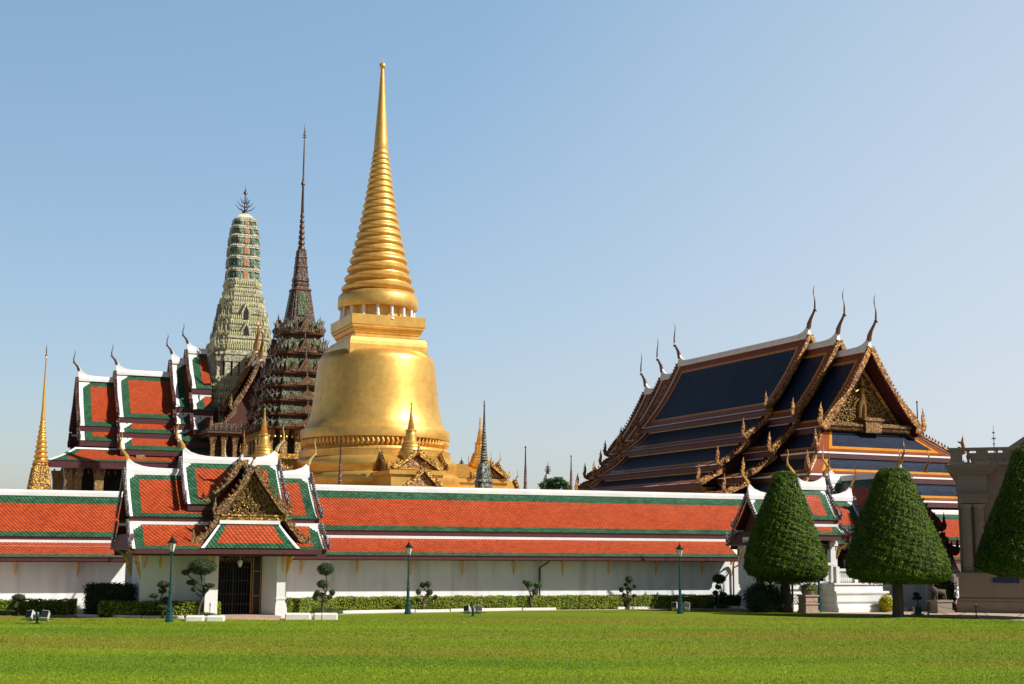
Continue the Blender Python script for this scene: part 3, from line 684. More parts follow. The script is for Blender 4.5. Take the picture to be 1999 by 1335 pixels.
gate = MB(); x0g, x1g = xc + .02, P.lx(488, 1150, .8)
for i in range(13): x = x0g + (x1g - x0g) * i / 12; gate.box(x - .015, x + .015, .82, .86, .05, ez_p - .75)
for z in (.1, .55, 1.0, 1.6, 2.2, ez_p - .78): gate.box(x0g, x1g, .80, .88, z - .025, z + .025)
gate.box((x0g + x1g) / 2 - .035, (x0g + x1g) / 2 + .035, .78, .9, .05, ez_p - .7)
gate.build('iron_gate', 'ironwork', pav)
q = MB(); q.box(x1g, xd, .84, .92, .05, ez_p - .5); q.build('door_leaf', 'ironwork', pav); q = MB()
for x in (x1g + .03, x1g + .12, xd - .06): q.tube([(x, .78, .1), (x, .78, ez_p - .6)], .03, 5)
for z in (.9, 2.0): q.box(x1g + .16, xd - .1, .80, .84, z, z + .04)
q.build('gilt_door_frame', 'horn', pav)
q = MB(); q.box(x0g - .02, x1g + .02, .7, .9, ez_p - .75, ez_p - .5)
for i in range(28): x = x0g + (x1g - x0g) * i / 27; q.spike((x, .74, ez_p - .74), (0, 0, -1), .12, .08)
q.build('gilt_lintel', 'carved', pav)
q = MB(); zz = ez_p - .72; xx = P.lx(469, 1090, -.1); q.lathe([(zz, .02), (zz - .02, .10), (zz - .16, .12), (zz - .3, .05), (zz - .32, .01)], xx, -.1, 12); q.tube([(xx, -.1, zz), (xx, -.1, ez_p + .1)], .012, 5); q.build('hanging_lantern', 'glass', pav)
q = MB(); xq = P.lx(250, 1150, 2 * RY - .6); q.box(xq - .15, xq + .12, 2 * RY - .7, 2 * RY - .4, -.1, ez_p); q.build('corner_pillar', 'white', pav)
for px_, ly, sc, rz in ((283, 1.3, 1.0, 0), (313, 1.3, 1.0, 0), (405, -.05, 1.0, 0), (553, -.3, 1.15, 0), (418, -.05, .9, 0)): bracket(pav, P.lx(px_, 1095, ly), ly, ez_p - .3, rz, sc)
bracket(pav, xf, -.1, ez_p - .25, R(50), 1.5); bracket(pav, xf, .6, ez_p - .25, R(80), 1.5); bracket(pav, xa, 1.4, ez_p - .25, R(-50), 1.6); bracket(pav, xa, 2 * RY - .8, ez_p - .25, R(-90), 1.5)
q = MB(); q.box(xc - .1, xe, -1.5, .7, -.05, .09); q.build('threshold_step', 'sandstone', pav)
# ------------------------------------------------------------ golden chedi
TYAW = 22.5
def zpx(px, py, Y): return at(px, py, Y).z
DC = 108.0
c0 = at(728, HOR, DC); CH = Fr(c0.x, DC, TYAW)
K = DC / FPX * 1.0
def prof(px, Y, lst, kk=None):
    """(py, half width px) -> (z, r) at depth Y"""
    r = []
    for py, hw in lst:
        p = at(px, py, Y); d = (p - Vector((0, 0, CAMH))); fwd = d.y * cp_ + d.z * sp_
        r.append((p.z, hw * fwd / FPX))
    return r
chedi = empty('golden_chedi', CH.o, CH.yaw, 'huge bell shaped golden chedi with a ringed spire, tallest thing in the view', 'chedi')
def mk(name, m, lst, n=64, px=741, Y=DC, par=chedi, smooth=True, fr=None):
    q = MB(); q.lathe(prof(px, Y, lst), 0, 0, n, 0, smooth); return q.build(name, m, par)
mk('base_moulding', 'gold', [(1130, 196), (985, 190), (968, 178), (963, 162), (961, 158), (957, 160), (952, 163), (945, 166), (937, 166), (931, 163), (928, 156), (925, 156), (921, 158), (915, 160), (908, 160), (903, 157), (900, 151), (898, 148), (888, 147.5), (885, 148), (883, 141), (880, 140), (878, 138)])
q = MB(); pr = prof(741, DC, [(879, 139), (863, 143)]); q.lathe([(pr[0][0], pr[0][1] * .97), (pr[1][0], pr[1][1] * .97)], 0, 0, 64)
for i in range(96):
    a = 2 * math.pi * i / 96; r0, r1 = pr[0][1], pr[1][1]
    q.tube([(math.cos(a) * r0 * .975, math.sin(a) * r0 * .975, pr[0][0] + .05), (math.cos(a) * (r0 + r1) / 2 * 1.0, math.sin(a) * (r0 + r1) / 2, (pr[0][0] + pr[1][0]) / 2), (math.cos(a) * r1 * .985, math.sin(a) * r1 * .985, pr[1][0] - .03)], [.08, .14, .10], 6)
q.build('lotus_frieze', 'gold', chedi)
mk('bell', 'gold', [(863, 139), (862, 144), (861, 145), (845, 145), (843, 144), (842.5, 139.5), (838, 137), (832, 133), (824, 129.5), (812, 126.5), (800, 124), (785, 122), (770, 120.2), (755, 118.5), (740, 117), (726, 115.4), (716, 113.5), (711, 112.8), (706, 111.5), (701, 108.5), (697, 104), (693, 97), (690, 87), (688, 40)], 96)
# square throne: rotated to the terrace
def sq(z, s): return [(s, s, z), (-s, s, z), (-s, -s, z), (s, -s, z)]
kq = (at(741, 700, DC) - Vector((0, 0, CAMH))); kf = (kq.y * cp_ + kq.z * sp_) / FPX
hs = 156 / 2 * kf / 1.045
hz = lambda py: at(741, py, DC).z
q = MB(); q.loops([sq(hz(730), hs * 1.05), sq(hz(702), hs * 1.05), sq(hz(684), hs * 1.045), sq(hz(677), hs * 1.03), sq(hz(671), hs * 1.0), sq(hz(668), hs * .96), sq(hz(667), hs * .9)], 0, False)
q.loops([sq(hz(676), hs * .86), sq(hz(662), hs * .86), sq(hz(659), hs * .90), sq(hz(652), hs * .935), sq(hz(651), hs * .965), sq(hz(647), hs * .965), sq(hz(646.5), hs * .99), sq(hz(627), hs * 1.0)], 0, False)
q.build('square_throne', 'gold', chedi, bevel=.04)
mk('drum', 'gold', [(640, 61), (600, 61)])
pr = prof(741, DC, [(632, 70), (603, 70)])
for i in range(16):
    a = 2 * math.pi * (i + .5) / 16 - .1; q = MB(); h = pr[1][0] - pr[0][0] + .1
    q.lathe([(0, .24), (h * .12, .24), (h * .14, .16), (h * .35, .17), (h * .37, .13), (h * .95, .115), (h, .2)], 0, 0, 10)
    q.build('colonnade_column', 'stonewhite' if 'stonewhite' in M else 'white', chedi, loc=(math.cos(a) * pr[0][1], math.sin(a) * pr[0][1], pr[0][0] - .05))
mk('collar', 'gold', [(606, 62), (606, 76), (603, 78), (584, 77.5), (581, 76), (577, 72), (575, 70)])
# ringed spire
lst = []; N = 20; ys = []; y = 574.0; step = 17.6
while len(ys) < N: ys.append((y, step)); y -= step; step *= .963 if step > 9.6 else 1
ytop = 294.0; sc = (574 - ytop) / (574 - y)
for yy, st_ in ys:
    y0 = 574 - (574 - yy) * sc; s_ = st_ * sc
    t = (574 - y0) / 280.0; hw = 70 * (1 - t) ** 1.0 + 14.5 * t - 5.5 * math.sin(t * math.pi)
    for a, k in ((0, .93), (.12, .985), (.3, 1.03), (.5, 1.03), (.66, .985), (.78, .92), (.9, .885), (1, .88)): lst.append((y0 - s_ * a, hw * k - (s_ * .04)))
mk('ringed_spire', 'gold', lst, 48)
mk('spire_cone', 'gold', [(296, 13), (292, 14.2), (280, 13.4), (240, 10.4), (190, 6.8), (160, 4.8), (140, 3.6), (136, 3.2), (135, 4.2), (133, 3.2)], 32)
mk('spire_ball', 'gold', [(134.5, 1), (134, 3.5), (132, 5.6), (129, 6.6), (126, 6.2), (123.5, 4), (122, .6), (114, .3)], 24)
# four porches
def porch(dirang):
    r = empty('porch', (math.sin(dirang) * 0, 0, 0)); r.parent = chedi; r.rotation_euler = (0, 0, dirang)
    D = 8.55; T = TY(0)
    Fp = Fr(CH.o.x, CH.o.y, TYAW)
    zb = Fp.z(808, 919, -D); zt = Fp.z(808, 884, -D)
    q = MB(); q.box(-1.9, 1.9, -D - 1.55, -4, -.1, zb - .1); q.box(-2.05, 2.05, -D - 1.7, -4, zb - .35, zb - .05); q.box(-1.0, 1.0, -D - 3.0, -D, -.1, zb - 1.2)
    q.build('porch_body', 'gold', r)
    zr2 = zt - .1
    for (xx0, xx1, TT, hw, z0, z1, nm) in ((-5.5, D + 1.5, T, 1.75, zr2, zb, 1), (-2.2, 2.2, TX(-D), 1.5, zr2 - .1, zb, 0), (D, D + 3.0, T, 1.35, zb - .1, zb - 1.45, 2)):
        q = MB()
        for s in (-1, 1):
            q.add([TT((xx0 if nm != 1 else 4, 0, z0)), TT((xx1, 0, z0)), TT((xx1, s * hw * .55, (z0 * .42 + z1 * .58))), TT((xx1, s * hw, z1)), TT((xx0 if nm != 1 else 4, s * hw, z1)), TT((xx0 if nm != 1 else 4, s * hw * .55, (z0 * .42 + z1 * .58)))], [(0, 1, 2, 5), (5, 2, 3, 4)])
        q.build('porch_roof', 'goldb', r)
        for e in ((xx1,) if nm else (xx0, xx1)):
            o_ = 1 if e > 0 else -1
            for s in (-1, 1): barge(r, TT, e, 0, z0 + .05, hw, z1 + .05, s, hgt=.26, teeth=.3, m='goldd', hh=.55, toothh=.22, name='gable_board')
            q = MB(); q.prism([(-hw * .8, z1), (hw * .8, z1), (0, z0 - .2)], .1, lambda p: TT((e - o_ * .25 + p[2], p[0], p[1]))); q.build('gable_carving', 'carvedgold' if 'carvedgold' in M else 'goldd', r)
            chofa(r, TT, e, o_, 0, z0 + .1, .95, 'goldd')
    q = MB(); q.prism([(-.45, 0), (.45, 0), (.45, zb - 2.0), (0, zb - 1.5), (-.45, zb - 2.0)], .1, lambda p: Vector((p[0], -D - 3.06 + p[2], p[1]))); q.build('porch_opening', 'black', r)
    # little spire on the crossing
    zs = Fp.z(808, 898, -D); q = MB(); L = []
    pp = lambda py, hw: (Fp.z(808, py, -D), hw * .0375)
    seq = [(905, 15), (899, 20), (893, 23), (886, 24.5), (881, 23), (880, 20), (879, 21), (874, 19.5), (873, 18), (872, 19), (868, 17.5), (867, 16), (866, 17), (862, 14.5), (861, 12), (858, 11.5), (850, 10.8), (844, 10), (842.5, 9), (842, 11.5), (839.5, 11.5), (839, 7)]
    for py, hw in seq: L.append(pp(py, hw * .95))
    for i in range(12):
        t = i / 12; py = 838 - 30 * t; hw = 7.2 * (1 - t) + 2.6 * t
        L += [pp(py, hw), pp(py - 1.2, hw * 1.05), pp(py - 1.9, hw * .82), pp(py - 2.4, hw * .82)]
    L += [pp(806, 2.4), pp(790, 1.1), pp(788.5, 1.8), pp(786, 1.5), pp(785, .3)]
    q.lathe(L, 0, -D, 20); q.build('porch_spire', 'gold', r)
    return r
M['carvedgold'] = carve_mat('gable_carving', (.10, .03, .03), (.55, .33, .12), 5.0, .3, .4)
for k in range(4): porch(math.pi / 2 * k)
q = MB(); q.box(-11.5, 11.5, -7.5, 7.5, -.1, zpx(580, 1000, 100)); q.box(-7.5, 7.5, -11.5, 11.5, -.1, zpx(580, 1001, 100)); q.build('terrace_base', 'gold', chedi)
# ------------------------------------------------------------ square towers
def redent(s, z, k=.80):
    """square with stepped corners"""
    a, b_, c_ = s, s * (1 + k) / 2, s * k * .78
    m = s * .9; i = s * .80; j = s * .66
    base = [(a, -j), (a, j), (m, j), (m, i), (i, i), (i, m), (j, m), (j, a)]
    pts = []
    for q_ in range(4):
        co, si = (1, 0, -1, 0)[q_], (0, 1, 0, -1)[q_]
        seg = [(a, j), (m, j), (m, i), (i, i), (i, m), (j, m), (j, a)]
        pts += [(x * co - y * si, x * si + y * co, z) for x, y in seg]
    return pts
def rtower(q, lst, px, Y, mi=0, div=1.13):
    ms = [l_[2] if len(l_) > 2 else mi for l_ in lst]
    pr = prof(px, Y, [(a[0], a[1]) for a in lst])
    q.loops([redent(r / div, z) for z, r in pr], ms[:-1] + [ms[-1]] if False else ms, False)
    return pr
def antefixes(q, z, s, n, h, wd, mi=0, lean=.12, corner=0):
    """row of leaf spikes round a redented tier"""
    pts = redent(s, z); m = len(pts)
    for i in range(m):
        a = Vector(pts[i]); b = Vector(pts[(i + 1) % m]); L = (b - a).length; c = max(1, int(round(L / (2 * s) * n)))
        nr = Vector(((b - a).y, -(b - a).x, 0)).normalized()
        for k in range(c):
            p = a.lerp(b, (k + .5) / c); q.spike(p + nr * .02, (nr.x * lean, nr.y * lean, 1), h, wd, mi)
    if corner:
        for sx in (-1, 1):
            for sy in (-1, 1):
                p = Vector((sx * s * .84, sy * s * .84, z)); d = Vector((sx, sy, 0)).normalized()
                q.tube([p - d * .1, p + d * corner * .35 + Vector((0, 0, corner * .12)), p + d * corner * .5 + Vector((0, 0, corner * .55)), p + d * corner * .42 + Vector((0, 0, corner))], [corner * .16, corner * .14, corner * .08, .01], 6, mi)
# prang temple
DP = 148.0; pc = at(455, HOR, DP); PR = Fr(pc.x, DP, TYAW)
prang = empty('prang_temple', PR.o, PR.yaw, 'temple with stepped orange and green roofs crowned by a pale green corncob shaped prang tower', 'temple')
PMATS = ['prang', 'prangg', 'prango', 'prangr', 'prangtop', 'prangy']
q = MB()
rows = [(850, 90), (838, 88)]
# shaft courses, from below; (py bottom, py top, hw bottom, hw top)
def course(lst, y0, y1, h0, h1, ledge, mi): lst += [(y0, h0, mi), (y1, h1, mi), (y1 - .1, ledge, 0), (y1 - 3, ledge, 0)]
L = [(960, 88, 0), (846, 88, 0), (845, 86, 3)]
L += [(803, 84, 0), (802.8, 90, 0), (797, 90, 0), (796.8, 86, 0), (793, 85, 0), (792.8, 82, 0), (786, 80, 0), (785.8, 84, 0), (781, 84, 0), (780.8, 78, 0), (770, 76, 0), (769.8, 80, 0), (765, 80, 0), (764.8, 74, 0), (752, 72, 0), (751.8, 75, 0), (748, 75, 0), (747.8, 63, 3)]
L += [(705, 62, 0), (704.8, 69, 0), (701, 69, 0), (700.8, 71, 0), (696, 71, 0), (695.8, 66, 0), (690, 66, 0), (689.8, 62, 0), (685, 62, 0), (684.8, 66, 0), (680, 66, 0), (679.8, 60, 0), (668, 57, 0), (667.8, 60, 0), (663, 60, 0), (662.8, 50, 0), (652, 49.5, 0), (651.8, 53, 0), (648, 54, 0), (646, 55, 0), (642, 55, 0), (641.8, 51, 0), (636, 51, 0), (635.8, 53, 0), (631, 53, 0), (630.8, 42, 0), (618, 40, 0), (617.8, 43, 0), (613, 44, 0), (609, 45, 0), (605, 45, 0), (604.8, 42, 0), (600, 42, 0), (599.8, 44, 0), (594, 43, 0), (593.8, 37.5, 0), (583, 37, 0), (582.8, 39, 0), (576, 38.5, 0), (575.8, 36, 0), (566, 35.5, 0), (565.8, 37, 0), (561, 36.5, 0), (560.8, 35, 0), (556, 35, 0), (555.8, 36.5, 0), (549, 36.5, 0)]
for y0, y1, h in ((548, 535, 32.5), (523.5, 510.5, 31.8), (500, 489, 31), (479, 469, 29.3), (459.5, 451, 26.6), (443, 436, 22.6)):
    L += [(y0, h, 1), (y1, h - .6, 1), (y1 - .1, h + 1.6, 0), (y1 - 3.5, h + 1.2, 0), (y1 - 3.6, h + 2.0, 0), (y1 - 6.5, h + 1.4, 0), (y1 - 6.7, h - 1.5, 0)]
L += [(427, 18.5, 4), (423, 14.5, 4), (419, 9, 4), (417, 5, 4)]
pr = rtower(q, L, 474, DP); q.build('prang_tower', PMATS, prang)
q = MB()
def zr(py, hw): return prof(474, DP, [(py, hw)])[0]
for py, hw, n, h in ((797, 86, 26, .8), (781, 82, 26, .7), (765, 78, 24, .7), (748, 73, 22, .5), (690, 66, 22, .85), (679, 63, 20, .7), (663, 58, 20, .85), (640, 53, 18, .6), (631, 51, 18, .85), (604, 43.5, 14, .6), (594, 42, 14, .85), (576, 37.5, 12, .6), (561, 36, 12, .6)):
    z, r = zr(py, hw); antefixes(q, z - .03, r / 1.13, int(n * 1.25), h * .75, .24, 0)
q.build('antefix_row', 'prangy', prang)
for py, hw, c in ((690, 63, 1.3), (663, 55, 1.2), (631, 48, 1.1), (594, 40, .9)):
    z, r = zr(py, hw); s = r / 1.13
    for sx in (-1, 1):
        for sy in (-1, 1):
            q = MB()
            for ox, oy in ((0, 0), (-.16, .08), (.08, -.16)):
                p = Vector((sx * s * (.84 + ox), sy * s * (.84 + oy), z - .05)); d = Vector((sx, sy, 0)).normalized()
                q.tube([p - d * .1, p + d * c * .28 + Vector((0, 0, c * .15)), p + d * c * .38 + Vector((0, 0, c * .6)), p + d * c * .32 + Vector((0, 0, c))], [c * .10, c * .09, c * .05, .01], 6)
            q.build('corner_finial', 'prang', prang)
q = MB()
for y0, y1, h in ((549, 533, 32.8), (524.5, 508.5, 32.1), (501, 487.5, 31.3), (480, 467.5, 29.6), (460.5, 450, 27), (443, 435, 23)):
    z0, r = zr(y0, h); z1, _ = zr(y1, h); s = r / 1.13; hh_ = z1 - z0
    for k in range(4):
        co, si = (1, 0, -1, 0)[k], (0, 1, 0, -1)[k]
        for off, wn, mi in ((0, .30, 1), (-.44, .22, 0), (.44, .22, 0)):
            wn *= s; off *= s; q = MB()
            for gw, dd, m2 in ((1.35, .06, 0), (.85, .14, 1)):
                w_ = wn * gw * .6
                poly = [(off - w_, z0), (off + w_, z0), (off + w_, z0 + hh_ * .55), (off + w_ * .6, z0 + hh_ * .85), (off, z0 + hh_ * (1.0 if gw > 1 else .9)), (off - w_ * .6, z0 + hh_ * .85), (off - w_, z0 + hh_ * .55)]
                q.prism(poly, dd, lambda p: Vector(((s + p[2]) * co - p[0] * si, (s + p[2]) * si + p[0] * co, p[1])), m2)
            q.build('niche_arch', ['prang', 'prango' if mi else 'prangg'], prang)
# doorways up the front
q = MB()
for y0, y1, h in ((661, 648, 53), (630, 611, 46)):
    for k in range(4):
        co, si = (1, 0, -1, 0)[k], (0, 1, 0, -1)[k]
        z0, r = zr(y0, h); z1, _ = zr(y1, h); s = r / 1.13 - .15; dz = z1 - z0; q = MB()
        q.prism([(-.5, z0), (.5, z0), (.5, z0 + dz * .7), (0, z1 + .8), (-.5, z0 + dz * .7)], .5, lambda p: Vector(((s + p[2]) * co - p[0] * si, (s + p[2]) * si + p[0] * co, p[1])), 0)
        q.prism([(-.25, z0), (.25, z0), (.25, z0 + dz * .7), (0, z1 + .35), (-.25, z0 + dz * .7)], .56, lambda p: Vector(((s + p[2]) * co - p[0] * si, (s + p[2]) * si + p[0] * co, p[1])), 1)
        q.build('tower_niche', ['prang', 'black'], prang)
# pilasters
q = MB()
for (y0, y1, h) in ((846, 803, 87), (748, 705, 64)):
    z0, r = zr(y0, h); z1, _ = zr(y1, h); s = r / 1.13
    for k in range(4):
        co, si = (1, 0, -1, 0)[k], (0, 1, 0, -1)[k]
        for u in (-.86, -.62, -.36, -.12, .12, .36, .62, .86):
            d = 1.0 if abs(u) < .65 else .87
            x, y = s * d, s * u; q = MB()
            q.taper(x * co - y * si, x * si + y * co, z0, z1, .30, .30, .27, .27); q.taper(x * co - y * si, x * si + y * co, z1 - .5, z1, .36, .36, .42, .42); q.taper(x * co - y * si, x * si + y * co, z0, z0 + .35, .42, .42, .36, .36); q.build('pilaster', 'prang', prang)
q = MB(); z0 = zr(420, 5)[0]; zt = zr(361, 1)[0]; H = zt - z0
q.lathe([(z0 - .2, .5), (z0 + .1, .35), (z0 + .3, .3), (z0 + .5, .12), (z0 + H * .55, .07), (z0 + H * .68, .06), (z0 + H * .7, .22), (z0 + H * .76, .2), (z0 + H * .8, .08), (z0 + H, .01)], 0, 0, 10)
for j, (zz, ll) in enumerate(((.13, .95), (.25, .75), (.37, .5))):
    for k in range(4):
        a = math.pi / 2 * k + .2; c_, s_ = math.cos(a), math.sin(a)
        q.tube([(0, 0, z0 + H * zz), (c_ * ll * .7, s_ * ll * .7, z0 + H * (zz + .05)), (c_ * ll * 1.25, s_ * ll * 1.25, z0 + H * (zz + .2))], [.06, .06, .01], 5)
q.build('trident_finial', 'bronze', prang)
# its left wing: stepped green and orange roofs
def segz(px, py, ly): return PR.z(px, py, ly)
wr = -.5  # ridge line ly of the wing
def wing(xa_, xb_, yr, tiers_px, e0=1, horn=1.9):
    tiers = []
    for (ya, pa, yb, pb_) in tiers_px: tiers.append((ya, segz((xa_ + xb_) / 2, pa, wr - ya), yb, segz((xa_ + xb_) / 2, pb_, wr - yb)))
    section(prang, TX(wr), PR.lx(xa_, yr, wr), PR.lx(xb_, yr, wr), [(0, segz((xa_ + xb_) / 2, yr, wr), tiers[0][2], tiers[0][3])] + tiers[1:], dict(ST['thai'], side=[.45, .75], top=[0, .8], bot=[0, .7], cham=1.0, capw=.28, caph=.4), e0, 0, horn=horn, hornm=('bronze', 'bronze'), bm='darkbarge', hh=1.1, fas=.45, up=1.0, gable='darkwood', inset=.8, thk=.15, hgt=.4)
M['bargebrown'] = carve_mat('brown_gilt_board', (.06, .03, .014), (.30, .16, .055), 4.0, .3, .45)
M['darkbarge'] = carve_mat('weathered_gilt_board', (.04, .012, .015), (.16, .08, .05), 3.0, .2, .5)
wing(365, 404, 688, [(0, 688, 3.6, 758), (3.4, 772, 4.7, 800), (4.5, 812, 5.6, 838)])
wing(334, 404, 709, [(0, 709, 3.9, 795), (3.7, 806, 4.8, 828), (4.6, 838, 5.9, 862)])
wing(226, 404, 733, [(0, 733, 4.1, 817), (3.9, 826, 5.1, 846), (4.9, 854, 6.3, 879)])
wing(152, 404, 747, [(0, 747, 4.1, 835), (3.9, 843, 5.0, 863)], 1, 1.9)
# hipped end skirt and porch columns
xw = PR.lx(152, 747, wr); zh1, zh0 = segz(190, 874, wr - 5.0), segz(190, 900, wr - 7.4)
q = MB(); panel(q, (xw - .4, wr - 5.0, zh1), (xw + 9, wr - 5.0, zh1), (xw + 9, wr - 7.4, zh0), (xw - 3.2, wr - 7.4, zh0), dict(ST['thai'], cham=0), (1, 0), side=[.45, .8], botw=[0, .6], topw=[.3, .2]); q.build('end_skirt_roof', ST['thai']['mats'], prang)
q = MB(); panel(q, (xw - .4, wr + 5.0, zh1), (xw - .4, wr - 5.0, zh1), (xw - 3.2, wr - 7.4, zh0), (xw - 3.2, wr + 7.4, zh0), dict(ST['thai'], cham=0), (1, 1), side=[.45, .8], botw=[0, .6], topw=[.3, .2]); q.build('end_skirt_roof', ST['thai']['mats'], prang)
q = MB(); q.box(xw - 3.2, xw + 9, wr - 7.45, wr - 7.3, zh0 - .7, zh0 - .1); q.box(xw - 3.25, xw - 3.1, wr - 7.3, wr + 7.3, zh0 - .7, zh0 - .1)
for i in range(20): q.spike((xw - 3.0 + i * .62, wr - 7.1, zh0 - .8), (0, 0, -1), .5, .18)
q.build('eave_board', 'maroon', prang)
q = MB(); hanghong(q, TY(0), -(wr - 7.5), -(xw - 3.3), zh0, 1, 2.2); q.build('corner_finial', 'bronze', prang)
for px_, ly, in ((150, -6.2), (193, -6.2), (112, 0.5), (135, -6.2), (318, -5.3), (272, -6.0)):
    x = PR.lx(px_, 930, wr + ly); q = MB(); q.box(x - .42, x + .42, wr + ly - .42, wr + ly + .42, 5, zh0 - .7 + (1.5 if px_ > 250 else 0)); q.taper(x, wr + ly, zh0 - 1.7, zh0 - .6, .42, .42, .6, .6); q.build('mosaic_column', 'giltpillar', prang)
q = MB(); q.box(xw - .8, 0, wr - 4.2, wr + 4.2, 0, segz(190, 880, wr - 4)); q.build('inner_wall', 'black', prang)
lp = -10.5; xp0, xp1 = PR.lx(408, 870, lp), PR.lx(545, 870, lp); zp0 = PR.z(470, 852, lp)
q = MB(); q.box(xp0 + .8, xp1, lp + 1.2, 6, 0, zp0 + .3); q.build('porch_wall', 'carved', prang)
q = MB(); q.box(xp0, xp1, lp, 6, zp0, zp0 + .25); q.box(xp0 - .25, xp1, lp - .25, 6, zp0 + .25, zp0 + .5)
q.loops([[(xp0 - .3, lp - .3, zp0 + .5), (xp1, lp - .3, zp0 + .5), (xp1, 6, zp0 + .5), (xp0 - .3, 6, zp0 + .5)], [(xp0 + .7, lp + .8, zp0 + 1.3), (xp1, lp + .8, zp0 + 1.3), (xp1, 6, zp0 + 1.3), (xp0 + .7, 6, zp0 + 1.3)]], 1, False)
for i in range(15): q.spike((xp0 + i * (xp1 - xp0) / 14, lp - .2, zp0 + .5), (0, -.1, 1), .8 + .4 * (i % 3 == 0), .22, 2)
q.build('porch_eave', ['mondopedge', 'mondop', 'silverfin'], prang)
for i in range(7):
    x = xp0 + .4 + i * (xp1 - xp0 - .4) / 6; q = MB(); q.taper(0, 0, 5, zp0, .22, .22, .20, .20); q.taper(0, 0, zp0 - .8, zp0, .22, .22, .36, .36); q.build('mosaic_column', 'barge', prang, loc=(x, lp + .4, 0))
# front porch gables of the prang temple
def gbl(lyg, apx, apy, lft, horn=3.0):
    cx_ = PR.lx(apx, apy, lyg); T = TY(cx_); z = PR.z(apx, apy, lyg); tiers = []; pv = (0, z)
    for px_, py_ in lft:
        hw = cx_ - PR.lx(px_, py_, lyg); zz = PR.z(px_, py_, lyg); tiers.append((max(0, pv[0] - .2), pv[1] - (0 if pv[0] == 0 else .3), hw, zz)); pv = (hw, zz)
    section(prang, T, 0, -lyg, tiers, dict(ST['thai'], side=[.45, .8], top=[0, .8], bot=[0, .7], cham=0, capw=.25, caph=.35), 0, 1, horn=horn, hornm=('horn', 'horn'), bm='bargebrown', hh=1.4, fas=.3, up=.6, gable='darkwood', inset=1.5, thk=.12, hgt=.34)
gbl(-6.5, 499, 690, [(436, 800)], 3.4)
gbl(-9.5, 508, 706, [(456, 798), (418, 842)], 3.4)
# ------------------------------------------------------------ mondop
DM = 128.0; mc = at(571.5, HOR, DM); MO = Fr(mc.x, DM, TYAW)
mon = empty('mondop', MO.o, MO.yaw, 'dark bronze and green pyramid roofed mondop with a long needle spire beside the golden chedi', 'temple')
MM = ['mondop', 'mondopedge', 'mondopgreen', 'silverfin']
def zm(py, hw): return prof(583.5 + (840 - py) * .018, DM, [(py, hw)])[0]
def mt(q, lst, mi=0):
    ms = [l_[2] for l_ in lst]; q.loops([redent(zm(a[0], a[1])[1] / 1.13, zm(a[0], a[1])[0]) for a in lst], ms, False)
tiers = [(843, 823, 106, 100), (817, 797, 97, 91), (790, 768, 90, 84), (762, 741, 84, 77), (735, 703, 70, 60), (696, 665, 58, 50), (656, 627, 49, 40)]
for ti, (yb, yt, hb, ht) in enumerate(tiers):
    q = MB(); nxt = tiers[ti + 1] if ti + 1 < len(tiers) else (625, 0, 30, 0)
    mt(q, [(yb + 4, hb - 7, 0), (yb + 3, hb - 3, 1), (yb + 1, hb, 1), (yb - 2, hb + .5, 1), (yb - 2.2, hb - 2, 2), (yt + 4, ht - 3, 0), (yt + 3.8, nxt[2] - 7, 0), (nxt[0], nxt[2] - 8, 0)])
    t_ = q.build('roof_tier', MM, mon)
    q = MB(); z0, r = zm(yb - 2, hb); s = r / 1.13; z1, _ = zm(yt, ht); hh_ = z1 - z0
    for k in range(4):
        co, si = (1, 0, -1, 0)[k], (0, 1, 0, -1)[k]
        Tf = lambda p: Vector(((s + p[2]) * co - p[0] * si, (s + p[2]) * si + p[0] * co, p[1]))
        for off, wn, hk, dp in ((0, .26, 1.0, .12), (-.36, .15, .62, .0), (.36, .15, .62, .0)):
            w_ = wn * s; o_ = off * s
            for g, d, mi in ((1.0, dp, 0), (.62, dp + .08, 1)):
                q.prism([(o_ - w_ * g, z0), (o_ + w_ * g, z0), (o_ + w_ * g * .45, z0 + hh_ * hk * .55 * g), (o_, z0 + hh_ * hk * g), (o_ - w_ * g * .45, z0 + hh_ * hk * .55 * g)], .5, lambda p, d=d: Tf((p[0], p[1], p[2] - .5 + d)), mi)
            q.spike(Tf((o_, z0 + hh_ * hk * .9, dp - .2)), (0, 0, 1), hh_ * .6 * hk, .14, 3)
            for sg in (-1, 1): q.spike(Tf((o_ + sg * w_, z0, dp - .1)), (0, 0, 1), hh_ * .4, .16, 3)
        for u in (-.84, -.72, -.6, .6, .72, .84):
            d = 1.0 if abs(u) < .66 else (.9 if abs(u) < .8 else .8)
            b0 = Tf((u * s, z0, (d - 1) * s)); b1 = b0 + Vector((co * .10, si * .10, 0)); b0 = b0 - Vector((co * .15, si * .15, 0))
            q.tube([b0, b1 + Vector((0, 0, hh_ * .3)), b0 + Vector((0, 0, hh_ * .62)), b1 + Vector((0, 0, hh_ * .98))], [.12, .12, .08, .02], 5, 3)
    q.build('gablet_row', ['mondopedge', 'carved', 'mondop', 'silverfin'], t_)
q = MB(); mt(q, [(630, 31, 0), (622, 29.5, 0), (570, 20.5, 0), (569, 22, 1), (566, 22, 1), (565, 17, 0), (561, 16, 0)])
for k in range(4):
    co, si = (1, 0, -1, 0)[k], (0, 1, 0, -1)[k]; (z0, r0), (z1, r1) = zm(620, 29.5), zm(573, 20.8); s0, s1 = r0 / 1.13, r1 / 1.13
    q.add([Vector((a * co - b_ * si, a * si + b_ * co, z)) for a, b_, z in ((s0 + .06, -s0 * .42, z0), (s0 + .06, s0 * .42, z0), (s1 + .06, s1 * .45, z1), (s1 + .06, -s1 * .45, z1))], [(0, 1, 2, 3)], 2)
q.build('spire_base', MM, mon)
